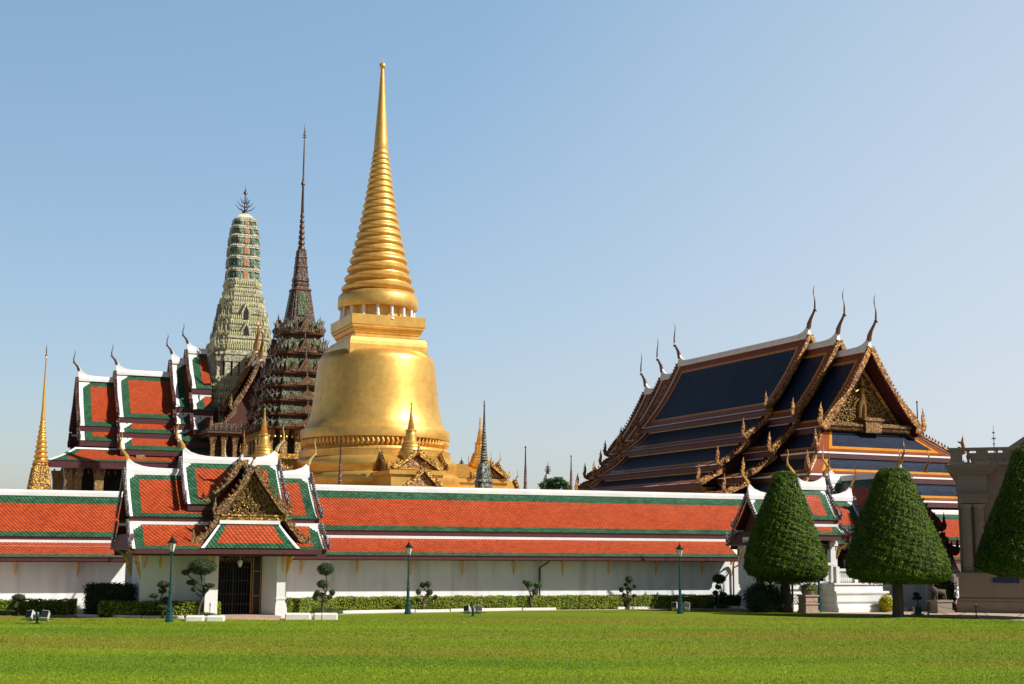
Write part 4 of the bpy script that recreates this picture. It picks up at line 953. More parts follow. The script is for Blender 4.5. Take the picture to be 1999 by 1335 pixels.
q = MB(); mt(q, [(562, 15.5, 0), (558, 17.5, 0), (554, 17, 0), (552, 15, 0), (550, 17, 0), (545, 16.5, 0), (540, 14.5, 0), (524, 13, 0), (522, 14, 0), (519, 12.6, 0), (506, 11.3, 0), (504, 12.2, 0), (501, 10.8, 0), (491, 10, 0), (490, 10.6, 0), (488, 8, 0)])
q.build('spire_shaft', MM, mon)
q = MB(); L = []
for i in range(7):
    y0 = 489 - i * 10.6; hw = 7.4 - i * .55
    L += [(y0, hw * .6), (y0 - 1.5, hw), (y0 - 5, hw * .95), (y0 - 8.2, hw * .8), (y0 - 9.2, hw * .6)]
L += [(415, 3.0), (400, 2.9), (366, 2.0), (364, 2.6), (362, 2.2), (360, 4.2), (357, 3.8), (354, 2), (352, 2.4), (349, 1.8), (300, 1.4), (273, .9)]
q.lathe([zm(a, b_) for a, b_ in L], 0, 0, 14); q.build('needle', 'bronze', mon)
q = MB(); L = [(273, 1)] 
for yy, hw in ((268, 4.5), (264, 3.8), (260, 3), (256, 2.2), (251, 1.4)): L += [(yy + 1.5, .8), (yy, hw), (yy - 1.2, .8)]
L += [(246, .7), (241, .1)]; q.lathe([zm(a, b_) for a, b_ in L], 0, 0, 10); q.build('needle_finial', 'silverfin', mon)
zc0 = zm(847, 100)[0]; s0 = zm(847, 92)[1] / 1.13
q = MB(); q.box(-s0 * .72, s0 * .72, -s0 * .72, s0 * .72, 0, zc0 + .3); q.build('inner_wall', 'giltdark' if 'giltdark' in M else 'carved', mon)
for k in range(4):
    co, si = (1, 0, -1, 0)[k], (0, 1, 0, -1)[k]
    for j in range(6):
        u = (-1 + 2 * j / 5.0) * s0 * .86; x, y = s0 * .86, u
        q = MB(); q.taper(0, 0, 4, zc0, .34, .34, .30, .30); q.taper(0, 0, zc0 - .9, zc0, .32, .32, .46, .46)
        if j < 5: q.build('mosaic_column', 'giltpillar', mon, loc=(x * co - y * si, x * si + y * co, 0))
q = MB(); q.tube([(0, 0, 0), (0, 0, -.35)], .012, 4); q.lathe([(-.7, .02), (-.62, .10), (-.42, .06), (-.34, .01)], 0, 0, 7); bell0 = q.build('eave_bell', 'goldb', mon, loc=(s0, 0, zc0))
for k in range(4):
    co, si = (1, 0, -1, 0)[k], (0, 1, 0, -1)[k]
    for j in range(14):
        u = (-1 + 2 * (j + .5) / 14) * s0 * .95; x = s0 * 1.0
        if k == 0 and j == 0: o = bell0
        else: o = bell0.copy(); C.objects.link(o)
        o.location = (x * co - u * si, x * si + u * co, zc0)
q = MB(); q.box(-s0 * 1.35, s0 * 1.35, -s0 * 1.35, s0 * 1.35, 0, zm(905, 1)[0]); q.box(-s0 * 1.2, s0 * 1.2, -s0 * 1.2, s0 * 1.2, 0, zm(893, 1)[0]); q.build('terrace_base', 'goldd', mon)
# ------------------------------------------------------------ blue roofed ordination hall
UYAW = 25.0
ap = at(1698, 676, 106); U = Fr(ap.x, ap.y, UYAW)
ubo = empty('ordination_hall', U.o, U.yaw, 'large hall with dark blue and rust tiered roofs and a carved gold gable at right', 'temple')
TU = TY(0)
ly2 = U.ly_for(1637, 664, 0); ly1 = U.ly_for(1580, 654, 0); lyf1 = U.ly_for(1326, 712, 0); lyf2 = U.ly_for(1292, 738, 0); lyf3 = U.ly_for(1260, 768, 0)
z3, z2, z1 = U.z(1696, 682, 0), U.z(1637, 668, ly2), U.z(1580, 657, ly1)
def ut(ly, lst, ztop):
    r = []; pv = (0, ztop)
    for i, (px, py) in enumerate(lst):
        hw = -U.lx(px, py, ly); zz = U.z(px, py, ly)
        r.append((max(0, pv[0] - (.35 if i else 0)), pv[1] - (.45 if i else 0), hw, zz)); pv = (hw, zz)
    return r
t1 = ut(ly1, [(1500, 799), (1456, 852), (1406, 906), (1369, 941)], z1)
t2 = ut(ly2, [(1553, 812), (1507, 880), (1456, 930), (1419, 962)], z2)
t3 = ut(0, [(1609, 832)], z3)
kw = dict(horn=3.1, hornm=('bronze', 'horndark'), bm='bargegold', hh=1.35, fas=.35, flh=.14, up=.9, gable='darkwood', inset=.9, thk=.09, hgt=.30, toothh=.24, hornw=.72)
section(ubo, TU, -lyf1, -ly1, t1, 'blue', 1, 1, **kw)
section(ubo, TU, -ly1 - .3, -ly2, t2, 'blue', 0, 1, **kw)
section(ubo, TU, -ly2 - .3, 0, t3, 'blue', 0, 1, **dict(kw, gable=None, hgt=.40, hh=1.7))
def shift(t, dz): return [(a, b_ - dz, c_, d - dz) for a, b_, c_, d in t]
section(ubo, TU, -lyf2, -lyf1 + .3, shift(t1[:3], z1 - z2), 'blue', 1, 0, **kw)
section(ubo, TU, -lyf3, -lyf2 + .3, shift(t1[:2], z1 - z3), 'blue', 1, 0, **kw)
# pediment with a standing gilt figure
hw3, zb3 = t3[0][2], t3[0][3]
pb = zb3 + .45; ph_ = z3 - pb - 1.3; phw = hw3 * .76
PT = lambda p: Vector((p[0], 1.3 + p[2], p[1]))
q = MB(); q.prism([(-phw, pb), (phw, pb), (0, pb + ph_)], .15, PT); ped = q.build('pediment', 'carvedwarm' if 'carvedwarm' in M else 'carved', ubo)
q = MB(); scrolls(q, PT, (0, pb + .05, phw * .98, ph_ * .98), 170, .30, thick=.055); q.build('gilt_scrollwork', 'relief', ped)
q = MB(); fb = pb + .5
q.tube([PT((-.25, fb, -.15)), PT((-.2, fb + .8, -.2)), PT((0, fb + 1.5, -.22))], [.14, .18, .22], 8); q.tube([PT((.25, fb, -.15)), PT((.2, fb + .8, -.2)), PT((0, fb + 1.5, -.22))], [.14, .18, .22], 8)
q.tube([PT((0, fb + 1.4, -.22)), PT((0, fb + 1.9, -.25)), PT((0, fb + 2.2, -.25)), PT((0, fb + 2.4, -.25)), PT((0, fb + 2.62, -.25)), PT((0, fb + 3.1, -.25))], [.24, .20, .26, .08, .17, .02], 8)
for s in (-1, 1): q.tube([PT((s * .2, fb + 2.15, -.25)), PT((s * .7, fb + 1.9, -.3)), PT((s * .95, fb + 2.3, -.3))], [.09, .08, .05], 6); q.tube([PT((s * .3, fb + 1.4, -.15)), PT((s * .8, fb + .9, -.15)), PT((s * .7, fb + 1.5, -.15))], [.12, .1, .02], 6)
q.build('gilt_figure', 'relief', ped)
q = MB()
for s in (-1, 1): q.tube([PT((s * (phw + .1), pb, -.12)), PT((0, pb + ph_ + .15, -.12))], .17, 4, 0, False)
q.build('pediment_frame', 'bargegold', ped)
q = MB(); q.box(-phw - .5, phw + .4, .3, 1.35, zb3 - .05, pb - .02); q.box(-phw - .6, phw + .5, .15, 1.35, zb3 + .15, zb3 + .3); q.box(-.6, .9, 0, 1.3, zb3 - .3, pb + .4); q.box(-.8, 1.1, -.1, 1.3, pb + .15, pb + .3)
for i in range(40): q.spike((-phw - .4 + i * (phw * 2 + .7) / 39, .2, zb3 - .0), (0, 0, -1), .3, .18)
q.build('pediment_base', 'barge', ubo)
# hipped skirt roofs round the gable end
def skirt(xi0, xi1, yi, zi, xo0, xo1, yo, zo, back, nm='skirt_roof'):
    s_ = dict(ST['blue'], cham=0)
    q = MB(); panel(q, (xi0, yi, zi), (xi1, yi, zi), (xo1, yo, zo), (xo0, yo, zo), s_, (1, 1), side=[.14, .95, .3], topw=[0, .12, .0], botw=[0, .35, .3], sag=.02)
    panel(q, (xi0, back, zi), (xi0, yi, zi), (xo0, yo, zo), (xo0, back, zo), s_, (0, 1), side=[.14, .6, .24], topw=[0, .12, 0], botw=[0, .35, .24], sag=.02)
    panel(q, (xi1, yi, zi), (xi1, back, zi), (xo1, back, zo), (xo1, yo, zo), s_, (1, 0), side=[.14, .6, .24], topw=[0, .12, 0], botw=[0, .35, .24], sag=.02)
    o = q.build(nm, s_['mats'], ubo)
    f = MB(); f.box(xo0, xo1, yo - .03, yo + .05, zo - .50, zo - .10); f.box(xo0 - .05, xo0 + .03, yo, back, zo - .5, zo - .1); f.box(xo1 - .03, xo1 + .05, yo, back, zo - .5, zo - .1); f.build('fascia', 'maroon', o)
    f = MB(); f.box(xi0, xi1, yi - .06, yi + .06, zi - .06, zi + .12); f.box(xo0 - .02, xo1 + .02, yo - .06, yo - .035, zo - .16, zo - .03); f.box(xo0 - .08, xo0 - .055, yo, back, zo - .16, zo - .03); f.build('flashing', 'white', o)
    for xi, xo in ((xi0, xo0), (xi1, xo1)):
        f = MB(); a = Vector((xi, yi, zi + .12)); c = Vector((xo, yo, zo + .12)); f.tube([a, c], .13, 6, 0)
        for i in range(14): f.spike(a.lerp(c, (i + .5) / 14) + Vector((0, 0, .1)), (0, 0, 1), .3, .2)
        sx = 1 if xo > xi else -1
        f.tube([c - Vector((sx * .1, -.1, .1)), c + Vector((sx * .45, -.45, .25)), c + Vector((sx * .35, -.35, .9)), c + Vector((sx * .4, -.4, 1.5))], [.2, .22, .14, .01], 6)
        for hh_ in (.5, .9): f.spike(c + Vector((sx * .3, -.3, hh_)), (-sx, 1, .6), .35, .15)
        f.build('hip_ridge', 'bargegold', o)
A0 = 1.9
zA0, zA1 = U.z(1650, 838, 1.0), U.z(1650, 882, -.9)
xl0 = U.lx(1605, 842, .9); xr0 = U.lx(1782, 845, .9)
xl1, xr1 = U.lx(1597, 884, -1.0), U.lx(1866, 888, -1.0)
skirt(xl0, xr0, .9, zA0, xl1 - .1, xr1, -1.0, zA1, ly2 - .4)
zB0, zB1 = U.z(1650, 893, -.8), U.z(1650, 925, -2.4)
skirt(xl1 - .0, xr1 + .1, -.8, zB0, U.lx(1579, 930, -2.4), xr1 + 1.9, -2.4, zB1, ly1 + 1)
zC0, zC1 = U.z(1650, 938, -2.2), U.z(1650, 972, -4.0)
skirt(U.lx(1577, 938, -2.2), xr1 + 2.0, -2.2, zC0, U.lx(1555, 975, -4), xr1 + 3.9, -4.0, zC1, lyf1 - 2)
q = MB(); q.box(-5.6, xr1 - .3, 0.5, lyf3 - 1, 0, zB0 - .2); q.box(-3.9, 4.2, 1.2, lyf3 - 1, 0, zA0 - .1); q.box(-7.3, xr1 + 1.5, -1.5, lyf3 - 1, 0, zC0 - .3); q.build('hall_wall', 'carvedblue' if 'carvedblue' in M else 'darkwood', ubo)
for i in range(46):
    o = bell0.copy(); C.objects.link(o); o.parent = ubo; o.location = (U.lx(1555, 975, -4) + .6 + i * .42, -3.4, zC1 - .35)
tm = t1[3]
# bracket and column row under the long side
for i in range(16):
    yy = ly1 + 1.5 + i * (lyf1 - ly1 - 3) / 15; q = MB(); q.taper(-tm[2] + 1.6, yy, 0, tm[3] - .4, .38, .38, .34, .34); q.taper(-tm[2] + 1.6, yy, tm[3] - 1.4, tm[3] - .3, .36, .36, .55, .55); q.build('mosaic_column', 'giltpillar', ubo)
# ------------------------------------------------------------ right gate pavilion with stairs
gq = ground(1570, 1192); Q = Fr(gq.x, gq.y, YAW)
pq = empty('stair_pavilion', Q.o, Q.yaw, 'white pavilion with orange and green roofs and a white stair block, between the topiary trees', 'pavilion')
RQ = 2.0
xq0, xq1 = Q.lx(1460, 966, RQ), Q.lx(1662, 972, RQ)
zq = Q.z(1560, 971, RQ)
tq = [(0, zq, 1.9, Q.z(1560, 1035, RQ - 1.9)), (1.8, Q.z(1560, 1044, RQ - 1.8), 3.3, Q.z(1560, 1083, -.9))]
tq[0] = (0, zq, 1.5, Q.z(1620, 1032, .5)); tq[1] = (1.42, Q.z(1620, 1038, .58), 2.1, Q.z(1620, 1062, -.1))
section(pq, TX(RQ), xq0, xq1, tq, 'pav', 1, 1, horn=1.2, hornm=('goldb', 'horn'), up=.6, bm='edgeboard', thk=.05, hgt=.15, hh=.6, toothh=.13)
zq2 = Q.z(1580, 951, RQ - .8); xm0, xm1 = Q.lx(1549, 951, RQ - .8), Q.lx(1610, 951, RQ - .8)
section(pq, TX(RQ - .8), xm0, xm1, [(0, zq2, 1.25, Q.z(1600, 1014, -.05)), (1.2, Q.z(1610, 1026, .0), 1.95, Q.z(1620, 1044, -.75))], 'pav', 1, 1, horn=1.3, hornm=('goldb', 'horn'), up=.6, bm='edgeboard', thk=.05, hgt=.15, hh=.6, toothh=.13)
ly4 = RQ + 3.5; zq3 = Q.z(1680, 940, ly4)
section(pq, TX(ly4), Q.lx(1618, 940, ly4), Q.lx(1745, 945, ly4), [(0, zq3, 2.4, zq3 - 2.6), (2.3, zq3 - 2.9, 3.4, zq3 - 3.9)], 'pav', 1, 0, horn=1.4, hornm=('goldb', 'horn'), up=.6, bm='edgeboard', thk=.05, hgt=.15, hh=.6, toothh=.13)
ezq = tq[1][3]
xw0, xw1 = Q.lx(1482, 1100, .6), Q.lx(1640, 1100, .6)
zfl = Q.z(1560, 1143, 0)
q = MB(); q.box(xw0, Q.lx(1560, 1100, .9), .9, 2.2, zfl, ezq + .2); q.box(Q.lx(1560, 1100, .6), xw1 - .1, 2.6, 4.2, zfl, ezq + .3); q.box(xw0, xw1, .2, 2.3, ezq - .1, ezq + .35); q.build('wall', 'wall', pq)
xp = Q.lx(1530, 1165, -.05); q = MB(); q.box(xp, xw1, -.05, 4.4, -.1, zfl); q.box(xp - .1, xw1 + .1, -.15, 4.4, zfl - .18, zfl + .04); q.box(xp - .05, xw1 + .05, -.12, 4.4, -.1, .25); q.box(xp - .02, xw1 + .03, -.1, 4.4, zfl - .45, zfl - .35)
q.build('podium', 'white', pq)
# pierced lattice panels in the podium
for px in (1545, 1611):
    q = MB(); xc_ = Q.lx(px, 1170, -.08); w_ = .52; z0 = .38; z1_ = zfl - .55
    q.box(xc_ - w_, xc_ + w_, -.06, -.03, z0, z1_, 1)
    k = .17; n_ = int((2 * w_ + (z1_ - z0)) / k)
    for i in range(n_ + 1):
        for sg in (1, -1):
            a = -w_ + i * k; p0 = (a, z0); p1 = (a - (z1_ - z0), z1_)
            if p1[0] < -w_: t = (a + w_) / (a - p1[0]); p1 = (-w_, z0 + t * (z1_ - z0))
            if p0[0] > w_: t = (p0[0] - w_) / (z1_ - z0); p0 = (w_, z0 + t * (z1_ - z0))
            if p0[1] >= z1_ - .02 or p1[1] <= z0 + .02: continue
            q.tube([(xc_ + sg * p0[0], -.09, p0[1]), (xc_ + sg * p1[0], -.09, p1[1])], .028, 4, 0, False)
    q.build('lattice_panel', ['white', 'stonegrey'], pq)
# parapet, column, balustrade
q = MB(); zp = Q.z(1612, 1104, -.1)
q.box(Q.lx(1563, 1120, -.1), Q.lx(1632, 1120, -.1), -.1, .12, zfl, zfl + .22)
for px in (1566, 1592, 1614, 1628): x = Q.lx(px, 1120, -.1); q.box(x - .09, x + .09, -.12, .1, zfl + .2, zp)
q.box(Q.lx(1563, 1120, -.1), Q.lx(1632, 1120, -.1), -.16, .14, zp, zp + .16); q.build('parapet', 'white', pq)
q = MB(); x = Q.lx(1627, 1080, -.1); q.box(x - .2, x + .2, -.15, .2, zfl, ezq + .25); q.box(x - .26, x + .26, -.2, .25, zfl, zfl + .3); q.box(x - .24, x + .24, -.19, .24, ezq - .1, ezq + .1); q.build('column', 'white', pq)
x0b, x1b = Q.lx(1633, 1125, -.9), Q.lx(1668, 1125, -.9)
q = MB(); zb0, zb1 = zfl + .0, Q.z(1650, 1110, -.9); q.box(x0b, x1b, -1.0, -.8, zb0, zb0 + .15); q.box(x0b - .05, x1b + .05, -1.03, -.77, zb1 - .12, zb1)
for i in range(9): x = x0b + .1 + i * (x1b - x0b - .2) / 8; q.lathe([(zb0 + .15, .05), (zb0 + .3, .075), (zb0 + .5, .035), (zb1 - .2, .05), (zb1 - .12, .06)], x, -.9, 8)
q.box(x0b - .1, x0b + .1, -1.05, -.75, zb0, zb1 + .1); q.box(x1b - .08, x1b + .12, -1.05, -.75, zb0, zb1 + .05); q.build('balustrade', 'white', pq)
# stair block: stepped mouldings flaring to the base
q = MB(); xa_, xb_ = Q.lx(1628, 1170, -1.2), Q.lx(1712, 1150, -1.2); 
for k, (z0, z1_, e) in enumerate(((-.1, .22, .82), (.22, .40, .68), (.40, .50, .46), (.50, .82, .58), (.82, .92, .38), (.92, 1.04, .50), (1.04, 1.28, .26), (1.28, 1.36, .08), (1.36, 1.46, .26), (1.46, zfl + .05, .04), (zfl - .22, zfl - .02, .20))): q.box(xa_ - e * .25 + k * .0007, xb_ + e, -1.1 - e, 1.0, z0, z1_)
for i in range(8): q.box(xb_ + .02 + i * .2, xb_ + .5 + i * .24, -.8, .8, -.1, zfl - (i + 1) * zfl / 9)
q.build('stair_block', 'white', pq, bevel=.015)
q = MB(); q.box(Q.lx(1700, 1130, .3), Q.lx(1735, 1130, .3), .2, .35, zfl - .1, zfl + .5); q.build('stair_parapet', 'white', pq)
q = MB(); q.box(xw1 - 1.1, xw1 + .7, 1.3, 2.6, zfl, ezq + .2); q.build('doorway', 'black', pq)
bracket(pq, Q.lx(1632, 1065, -.15), -.15, ezq - .05, R(60), .9); bracket(pq, Q.lx(1436, 1100, .5), .2, ezq - .3, 0, 1.2)
# left end of the pavilion body beside the gallery
xg0 = Q.lx(1487, 1120, 1.2); yb_ = Q.ly_for(1447, 1120, xg0)
q = MB(); q.box(xg0, xg0 + 2, 1.2, yb_, zfl, ezq + .3); q.box(xg0 - .06, xg0 + .3, 1.1, 1.7, zfl, ezq); q.box(xg0 - .06, xg0, 3.0, 3.6, zfl, ezq); q.build('wall', 'wall', pq)
q = MB(); q.box(xg0 - .2, xp + .1, 1.0, yb_ - .3, -.1, zfl); q.box(xg0 - .28, xp + .1, .9, yb_ - .3, zfl - .18, zfl + .04); q.box(xg0 - .25, xp + .1, .94, yb_ - .3, -.1, .25); q.build('podium', 'white', pq)
q = MB(); q.box(xg0 - .05, xg0 - .01, 2.0, 2.8, zfl + .3, zfl + 1.5); q.build('window', 'ironwork', pq)
q = MB(); zt2 = tq[1][1]; panel(q, (xq0 + .1, RQ + 1.5, zt2), (xq0 + .1, RQ - 1.5, zt2), (xq0 - .3, RQ - 2.1, ezq - .05), (xq0 - .3, RQ + 2.1, ezq - .05), dict(ST['thai'], cham=0), (1, 1), side=[.1, .3]); q.build('end_skirt_roof', ['white', 'darkwood', 'darkwood', 'maroon', 'maroon'], pq)
# ------------------------------------------------------------ shaded gable pavilion behind the right topiary
gv = at(1765, HOR, 78); V = Fr(gv.x, 78, YAW)
pv_ = empty('rear_gable_pavilion', V.o, V.yaw, 'shaded grey walled pavilion with a dark gable, mostly hidden behind the second topiary tree', 'pavilion')
zv = V.z(1762, 925, 0)
hwv = V.lx(1836, 1035, 0); section(pv_, TY(0), -6, 0, [(0, zv, hwv, V.z(1836, 1035, 0)), (hwv - .1, V.z(1836, 1045, 0), V.lx(1862, 1082, 0), V.z(1862, 1082, 0))], 'thai', 0, 1, horn=1.3, hornm=('horn', 'horn'), bm='darkbarge', hh=.9, gable='darkwood')
for dx in (-.9, 1.0): chofa(pv_, TY(dx), 0.8, 1, 0, zv + .2, 1.3, 'horn')
ev = V.z(1862, 1085, 0); q = MB(); q.box(V.lx(1700, 1150, .8), V.lx(1818, 1150, .8), .8, 7, -.1, ev + .6); q.build('wall', 'wall', pv_)
q = MB(); q.box(V.lx(1812, 1150, .6), V.lx(1822, 1150, .6), .6, 1.2, -.1, ev + .3); q.build('pier', 'white', pv_)
q = MB(); panel(q, (V.lx(1822, 1085, 2), 2.5, V.z(1840, 1085, 2.5)), (V.lx(1872, 1085, 2), 2.5, V.z(1840, 1085, 2.5)), (V.lx(1875, 1115, .5), .5, V.z(1870, 1116, .5)), (V.lx(1818, 1115, .5), .5, V.z(1820, 1116, .5)), dict(ST['thai'], mats=['maroon', 'redroof', 'redroof', 'maroon'], cham=0), (0, 0), top=False, bot=False); q.build('lean_to_roof', ['maroon', 'redroof', 'redroof', 'maroon'], pv_)
# ------------------------------------------------------------ stone building at the right edge
gs = ground(1872, 1194.5); ST_ = Fr(gs.x, gs.y, -19)
sb = empty('stone_palace_building', ST_.o, ST_.yaw, 'brown grey stone building with paired columns and a roof balustrade at the right edge', 'building')
B = ST_
zk = lambda py, ly=0: B.z(1890, py, ly)
x0 = B.lx(1872, 1160, 0); xE = x0 + 16
zcol0, zcol1, zent, zcor, zbal = zk(1117), zk(984), zk(925), zk(912), zk(876)
q = MB(); q.box(x0 + .12, xE, .8, 12, -.1, zcor - .1)
for z0, z1_, e in ((-.1, .55, .12), (.55, .7, .08), (zcol0 - .25, zcol0 - .02, .10)): q.box(x0 - e, xE, -e, 1.5, z0, z1_)
q.box(x0, xE, 0, 12, .6, zcol0 - .2); 
for i in range(3): q.box(x0 + 1.6 + i * 1.6, x0 + 1.64 + i * 1.6, -.015, .1, .7, zcol0 - .25)
q.build('wall', 'stonegrey', sb)
q = MB(); q.box(x0 + .12, x0 + 1.62, .1, 1.2, zcol1 + .05, zent); q.box(x0 + .05, xE, .85, 3, zent - .9, zent); q.box(x0 + .02, x0 + 1.72, .0, 1.2, zcol1 + .45, zcol1 + .55)
for k, (dz, e) in enumerate(((0, .15), (.12, .3), (.24, .42), (.36, .5))): q.box(x0 - e * .9, x0 + 1.7 + e, -e, 12, zent + dz, zent + dz + .12)
q.box(x0 + 1.7, xE, .9 - .45, 12, zent + .22, zent + .47)
q.build('entablature', 'stonegrey', sb)
for px, w_ in ((1889, .26), (1913, .28)):
    xx = B.lx(px, 1050, .35); q = MB(); pr_ = []
    n = 20; rings = []
    h_ = zcol1 - zcol0
    for t in (0, .02, .03, .06, .07, .3, .6, .9, .94, .95, .97, 1.0):
        r = {0: .36, .02: .36, .03: .31, .06: .32, .07: .27}.get(t, .27 - .035 * t)
        if t >= .94: r = {.94: .235, .95: .29, .97: .30, 1.0: .36}[t]
        rings.append([(xx + math.cos(2 * math.pi * j / 40) * r * (1 - (.05 if (j % 2 and .07 <= t <= .9) else 0)), .38 + math.sin(2 * math.pi * j / 40) * r * (1 - (.05 if (j % 2 and .07 <= t <= .9) else 0)), zcol0 + h_ * t) for j in range(40)])
    q.loops(rings, 0, False); q.build('fluted_column', 'stonegrey', sb)
q = MB(); zb0 = zent + .5; zb1 = zbal + .05
for xx in (x0 + .15, x0 + 1.45): q.box(xx - .3, xx + .3, -.15, .45, zb0, zb1 - .12); q.box(xx - .38, xx + .38, -.22, .5, zb0, zb0 + .16)
q.box(x0 - .25, xE, -.2, .5, zb1 - .14, zb1); q.box(x0 - .1, xE, -.1, .4, zb0 - .02, zb0 + .1)
x = x0 + .75
while x < xE:
    if abs(x - (x0 + 1.45)) > .45: q.lathe([(zb0 + .1, .07), (zb0 + .2, .06), (zb0 + .42, .115), (zb0 + .65, .05), (zb1 - .22, .075), (zb1 - .14, .09)], x, .12, 8)
    x += .36
q.build('balustrade', 'stonegrey', sb)
q = MB(); xa1 = B.lx(1897, 880, 2.2); za1 = B.z(1930, 884, 2.2); q.box(xa1, xE, 2.2, 12, zcor - .5, za1 - .15); q.box(xa1 - .15, xE, 2.05, 12, za1 - .15, za1); q.box(xa1 - .08, xE, 2.1, 12, za1 - .3, za1 - .15)
xb1 = B.lx(1962, 870, 3.5); q.box(xb1, xE, 3.5, 12, zcor, B.z(1990, 872, 3.5)); q.build('attic_wall', 'stonegrey', sb)
q = MB(); xq_, zq_ = B.loc(1966, 874, 3.4); xr_, zr__ = B.loc(1999, 852, 3.4); s_ = (zr__ - zq_) / (xr_ - xq_)
hx = 4.6; hz2 = zq_ + hx * s_
q.prism([(xq_, zq_ - .3), (xq_ + hx, hz2 - .3), (xq_ + 2 * hx, zq_ - .3), (xq_ + 2 * hx, zq_), (xq_ + hx, hz2), (xq_, zq_)], 8.4, lambda p: Vector((p[0], 3.3 + p[2], p[1]))); q.prism([(xq_ + .15, zq_ - .9), (xq_ + 2 * hx - .15, zq_ - .9), (xq_ + 2 * hx - .15, zq_ - .25), (xq_ + hx, hz2 - .35), (xq_ + .15, zq_ - .25)], 8.0, lambda p: Vector((p[0], 3.5 + p[2], p[1]))); q.build('pitched_gable', 'stonegrey', sb)
q = MB(); xs_, zs_ = B.loc(1918, 888, 5); q.prism([(xs_, zs_ - .3), (xs_ + 2.2, zs_ + .35), (xs_ + 2.6, zs_ + .35), (xs_ + 2.6, zs_ - .6), (xs_, zs_ - .6)], 5, lambda p: Vector((p[0], 5 + p[2], p[1]))); q.build('slate_roof', 'slate', sb)
q = MB(); xx, zz = B.loc(1917, 904, .1); q.box(xx - .1, xx + .12, 0, .2, zz + .02, zz + .3); q.box(xx - .03, xx + .03, .06, .12, zz - .1, zz + .05); q.build('floodlight', 'whitepaint', sb)
q = MB(); xx, zz = B.loc(1941, 882, 6); zt = B.z(1940, 830, 6); q.tube([(xx, 6, zz - .2), (xx, 6, zt)], [.035, .008], 6)
for t, w_ in ((.12, .10), (.3, .07), (.5, .16), (.52, .03), (.72, .09)): q.lathe([(zz + (zt - zz) * t - .05, .02), (zz + (zt - zz) * t, w_), (zz + (zt - zz) * t + .05, .02)], xx, 6, 8)
q.build('lightning_finial', 'bronze', sb)
q = MB(); q.box(B.lx(1938, 1130, -.03), B.lx(1990, 1130, -.03), -.06, -.02, zk(1137), zk(1121)); q.build('blue_panel', 'blue', sb)
# ------------------------------------------------------------ small chedis, spires and poles behind the wall
def spire_thing(name, label, cat, px, Y, lst, m, n=16, yaw=TYAW, group=None, red=None):
    c = at(px, HOR, Y); t = empty(name, (c.x, Y, 0), R(yaw), label, cat, group)
    for nm, mm, L, sqr in lst:
        q = MB(); pr = prof(px, Y, L)
        if sqr: q.loops([redent(r / 1.13, z) for z, r in pr], 0, False)
        else: q.lathe(pr, 0, 0, n)
        q.build(nm, mm, t)
    return t
# gilt chedi at the left edge
L = []
for i in range(9):
    y0 = 904 - i * 9.6; hw = 14.5 - i * 1.18
    L += [(y0, hw * .82), (y0 - 1.2, hw * 1.0), (y0 - 3.2, hw * 1.04), (y0 - 5.2, hw * .9), (y0 - 6.2, hw * .74), (y0 - 7.4, hw * .80)]
spire_thing('gilt_spired_chedi', 'small faceted gold chedi with a needle spire at the far left above the gallery roof', 'chedi', 69, 96, [
    ('base', 'goldd', [(1110, 36), (985, 33), (984, 29), (968, 27), (957, 25.5), (935, 22), (912, 18), (909, 15), (907, 17), (904, 16)], True),
    ('ringed_spire', 'goldb', L + [(817, 4)], False), ('needle', 'goldb', [(818, 4.2), (800, 3.3), (730, 1.6), (700, .9), (698, 2), (695, .8)], False), ('needle_finial', 'silverfin', [(697, .8), (694, 2.2), (690, .9), (687, 1.7), (683, .7), (680, 1.2), (676, .5), (670, .1)], False)], None)
L = []
for i in range(14):
    y0 = 905 - i * 5.4; hw = 8.6 - i * .42; L += [(y0, hw * .8), (y0 - 1, hw), (y0 - 3, hw * .95), (y0 - 4.6, hw * .72)]
spire_thing('grey_mosaic_chedi', 'small grey mosaic chedi with a dark needle spire standing right of the golden chedi', 'chedi', 943, 84, [
    ('base', 'greymosaic', [(1110, 22), (970, 20), (958, 18.5), (956, 17), (944, 16), (942, 18), (939, 17.5), (934, 14)], True), ('bell', 'greymosaic', [(935, 14.5), (925, 14), (915, 12.5), (908, 10.5), (905, 9), (904, 7)], True),
    ('ringed_spire', 'greymosaic', L, False), ('needle', 'bronze', [(832, 2.5), (815, 1.9), (795, 1.2), (792, 1.8), (789, .8), (786, 1.3), (780, .2)], False)], None)
def pole(px, Y, ytop, hw, label, m='maroonpole', group='slender mosaic spires behind the gallery wall'):
    L = [(1100, hw * 1.9), (960, hw * 1.8), (948, hw * 1.4)]
    n = 9; yb = 945
    for i in range(n):
        a = yb - (yb - ytop) * .45 * i / n; w_ = hw * (1.35 - .5 * i / n); L += [(a, w_ * .8), (a - 1.4, w_ * 1.1), (a - 3.4, w_)]
    L += [(yb - (yb - ytop) * .5, hw * .7), (ytop + 5, hw * .4), (ytop + 3, hw * .9), (ytop, .3)]
    c = at(px, HOR, Y); t = empty('slender_spire', (c.x, Y, 0), 0, label, 'spire', group)
    a = MB(); pr = prof(px, Y, L); k = len(pr) - 5; a.lathe(pr[:k + 1], 0, 0, 10); a.build('banded_shaft', m, t)
    a = MB(); a.lathe(pr[k:], 0, 0, 10); a.build('tip', 'bronze', t)
M['maroonpole'] = carve_mat('banded_maroon_pole', (.10, .03, .04), (.34, .22, .20), 5.0, .1, .5)
pole(660, 80, 855, 2.6, 'thin banded spire standing in front of the golden chedi')
pole(1025, 96, 870, 2.4, 'thin dark spire in the sky gap, just left of the white prang')
pole(1115, 100, 888, 2.0, 'thin dark spire in the sky gap, nearest the blue roofed hall')
pole(1801, 125, 782, 2.6, 'thin dark spire rising behind the right slope of the blue roofed hall', group=None)
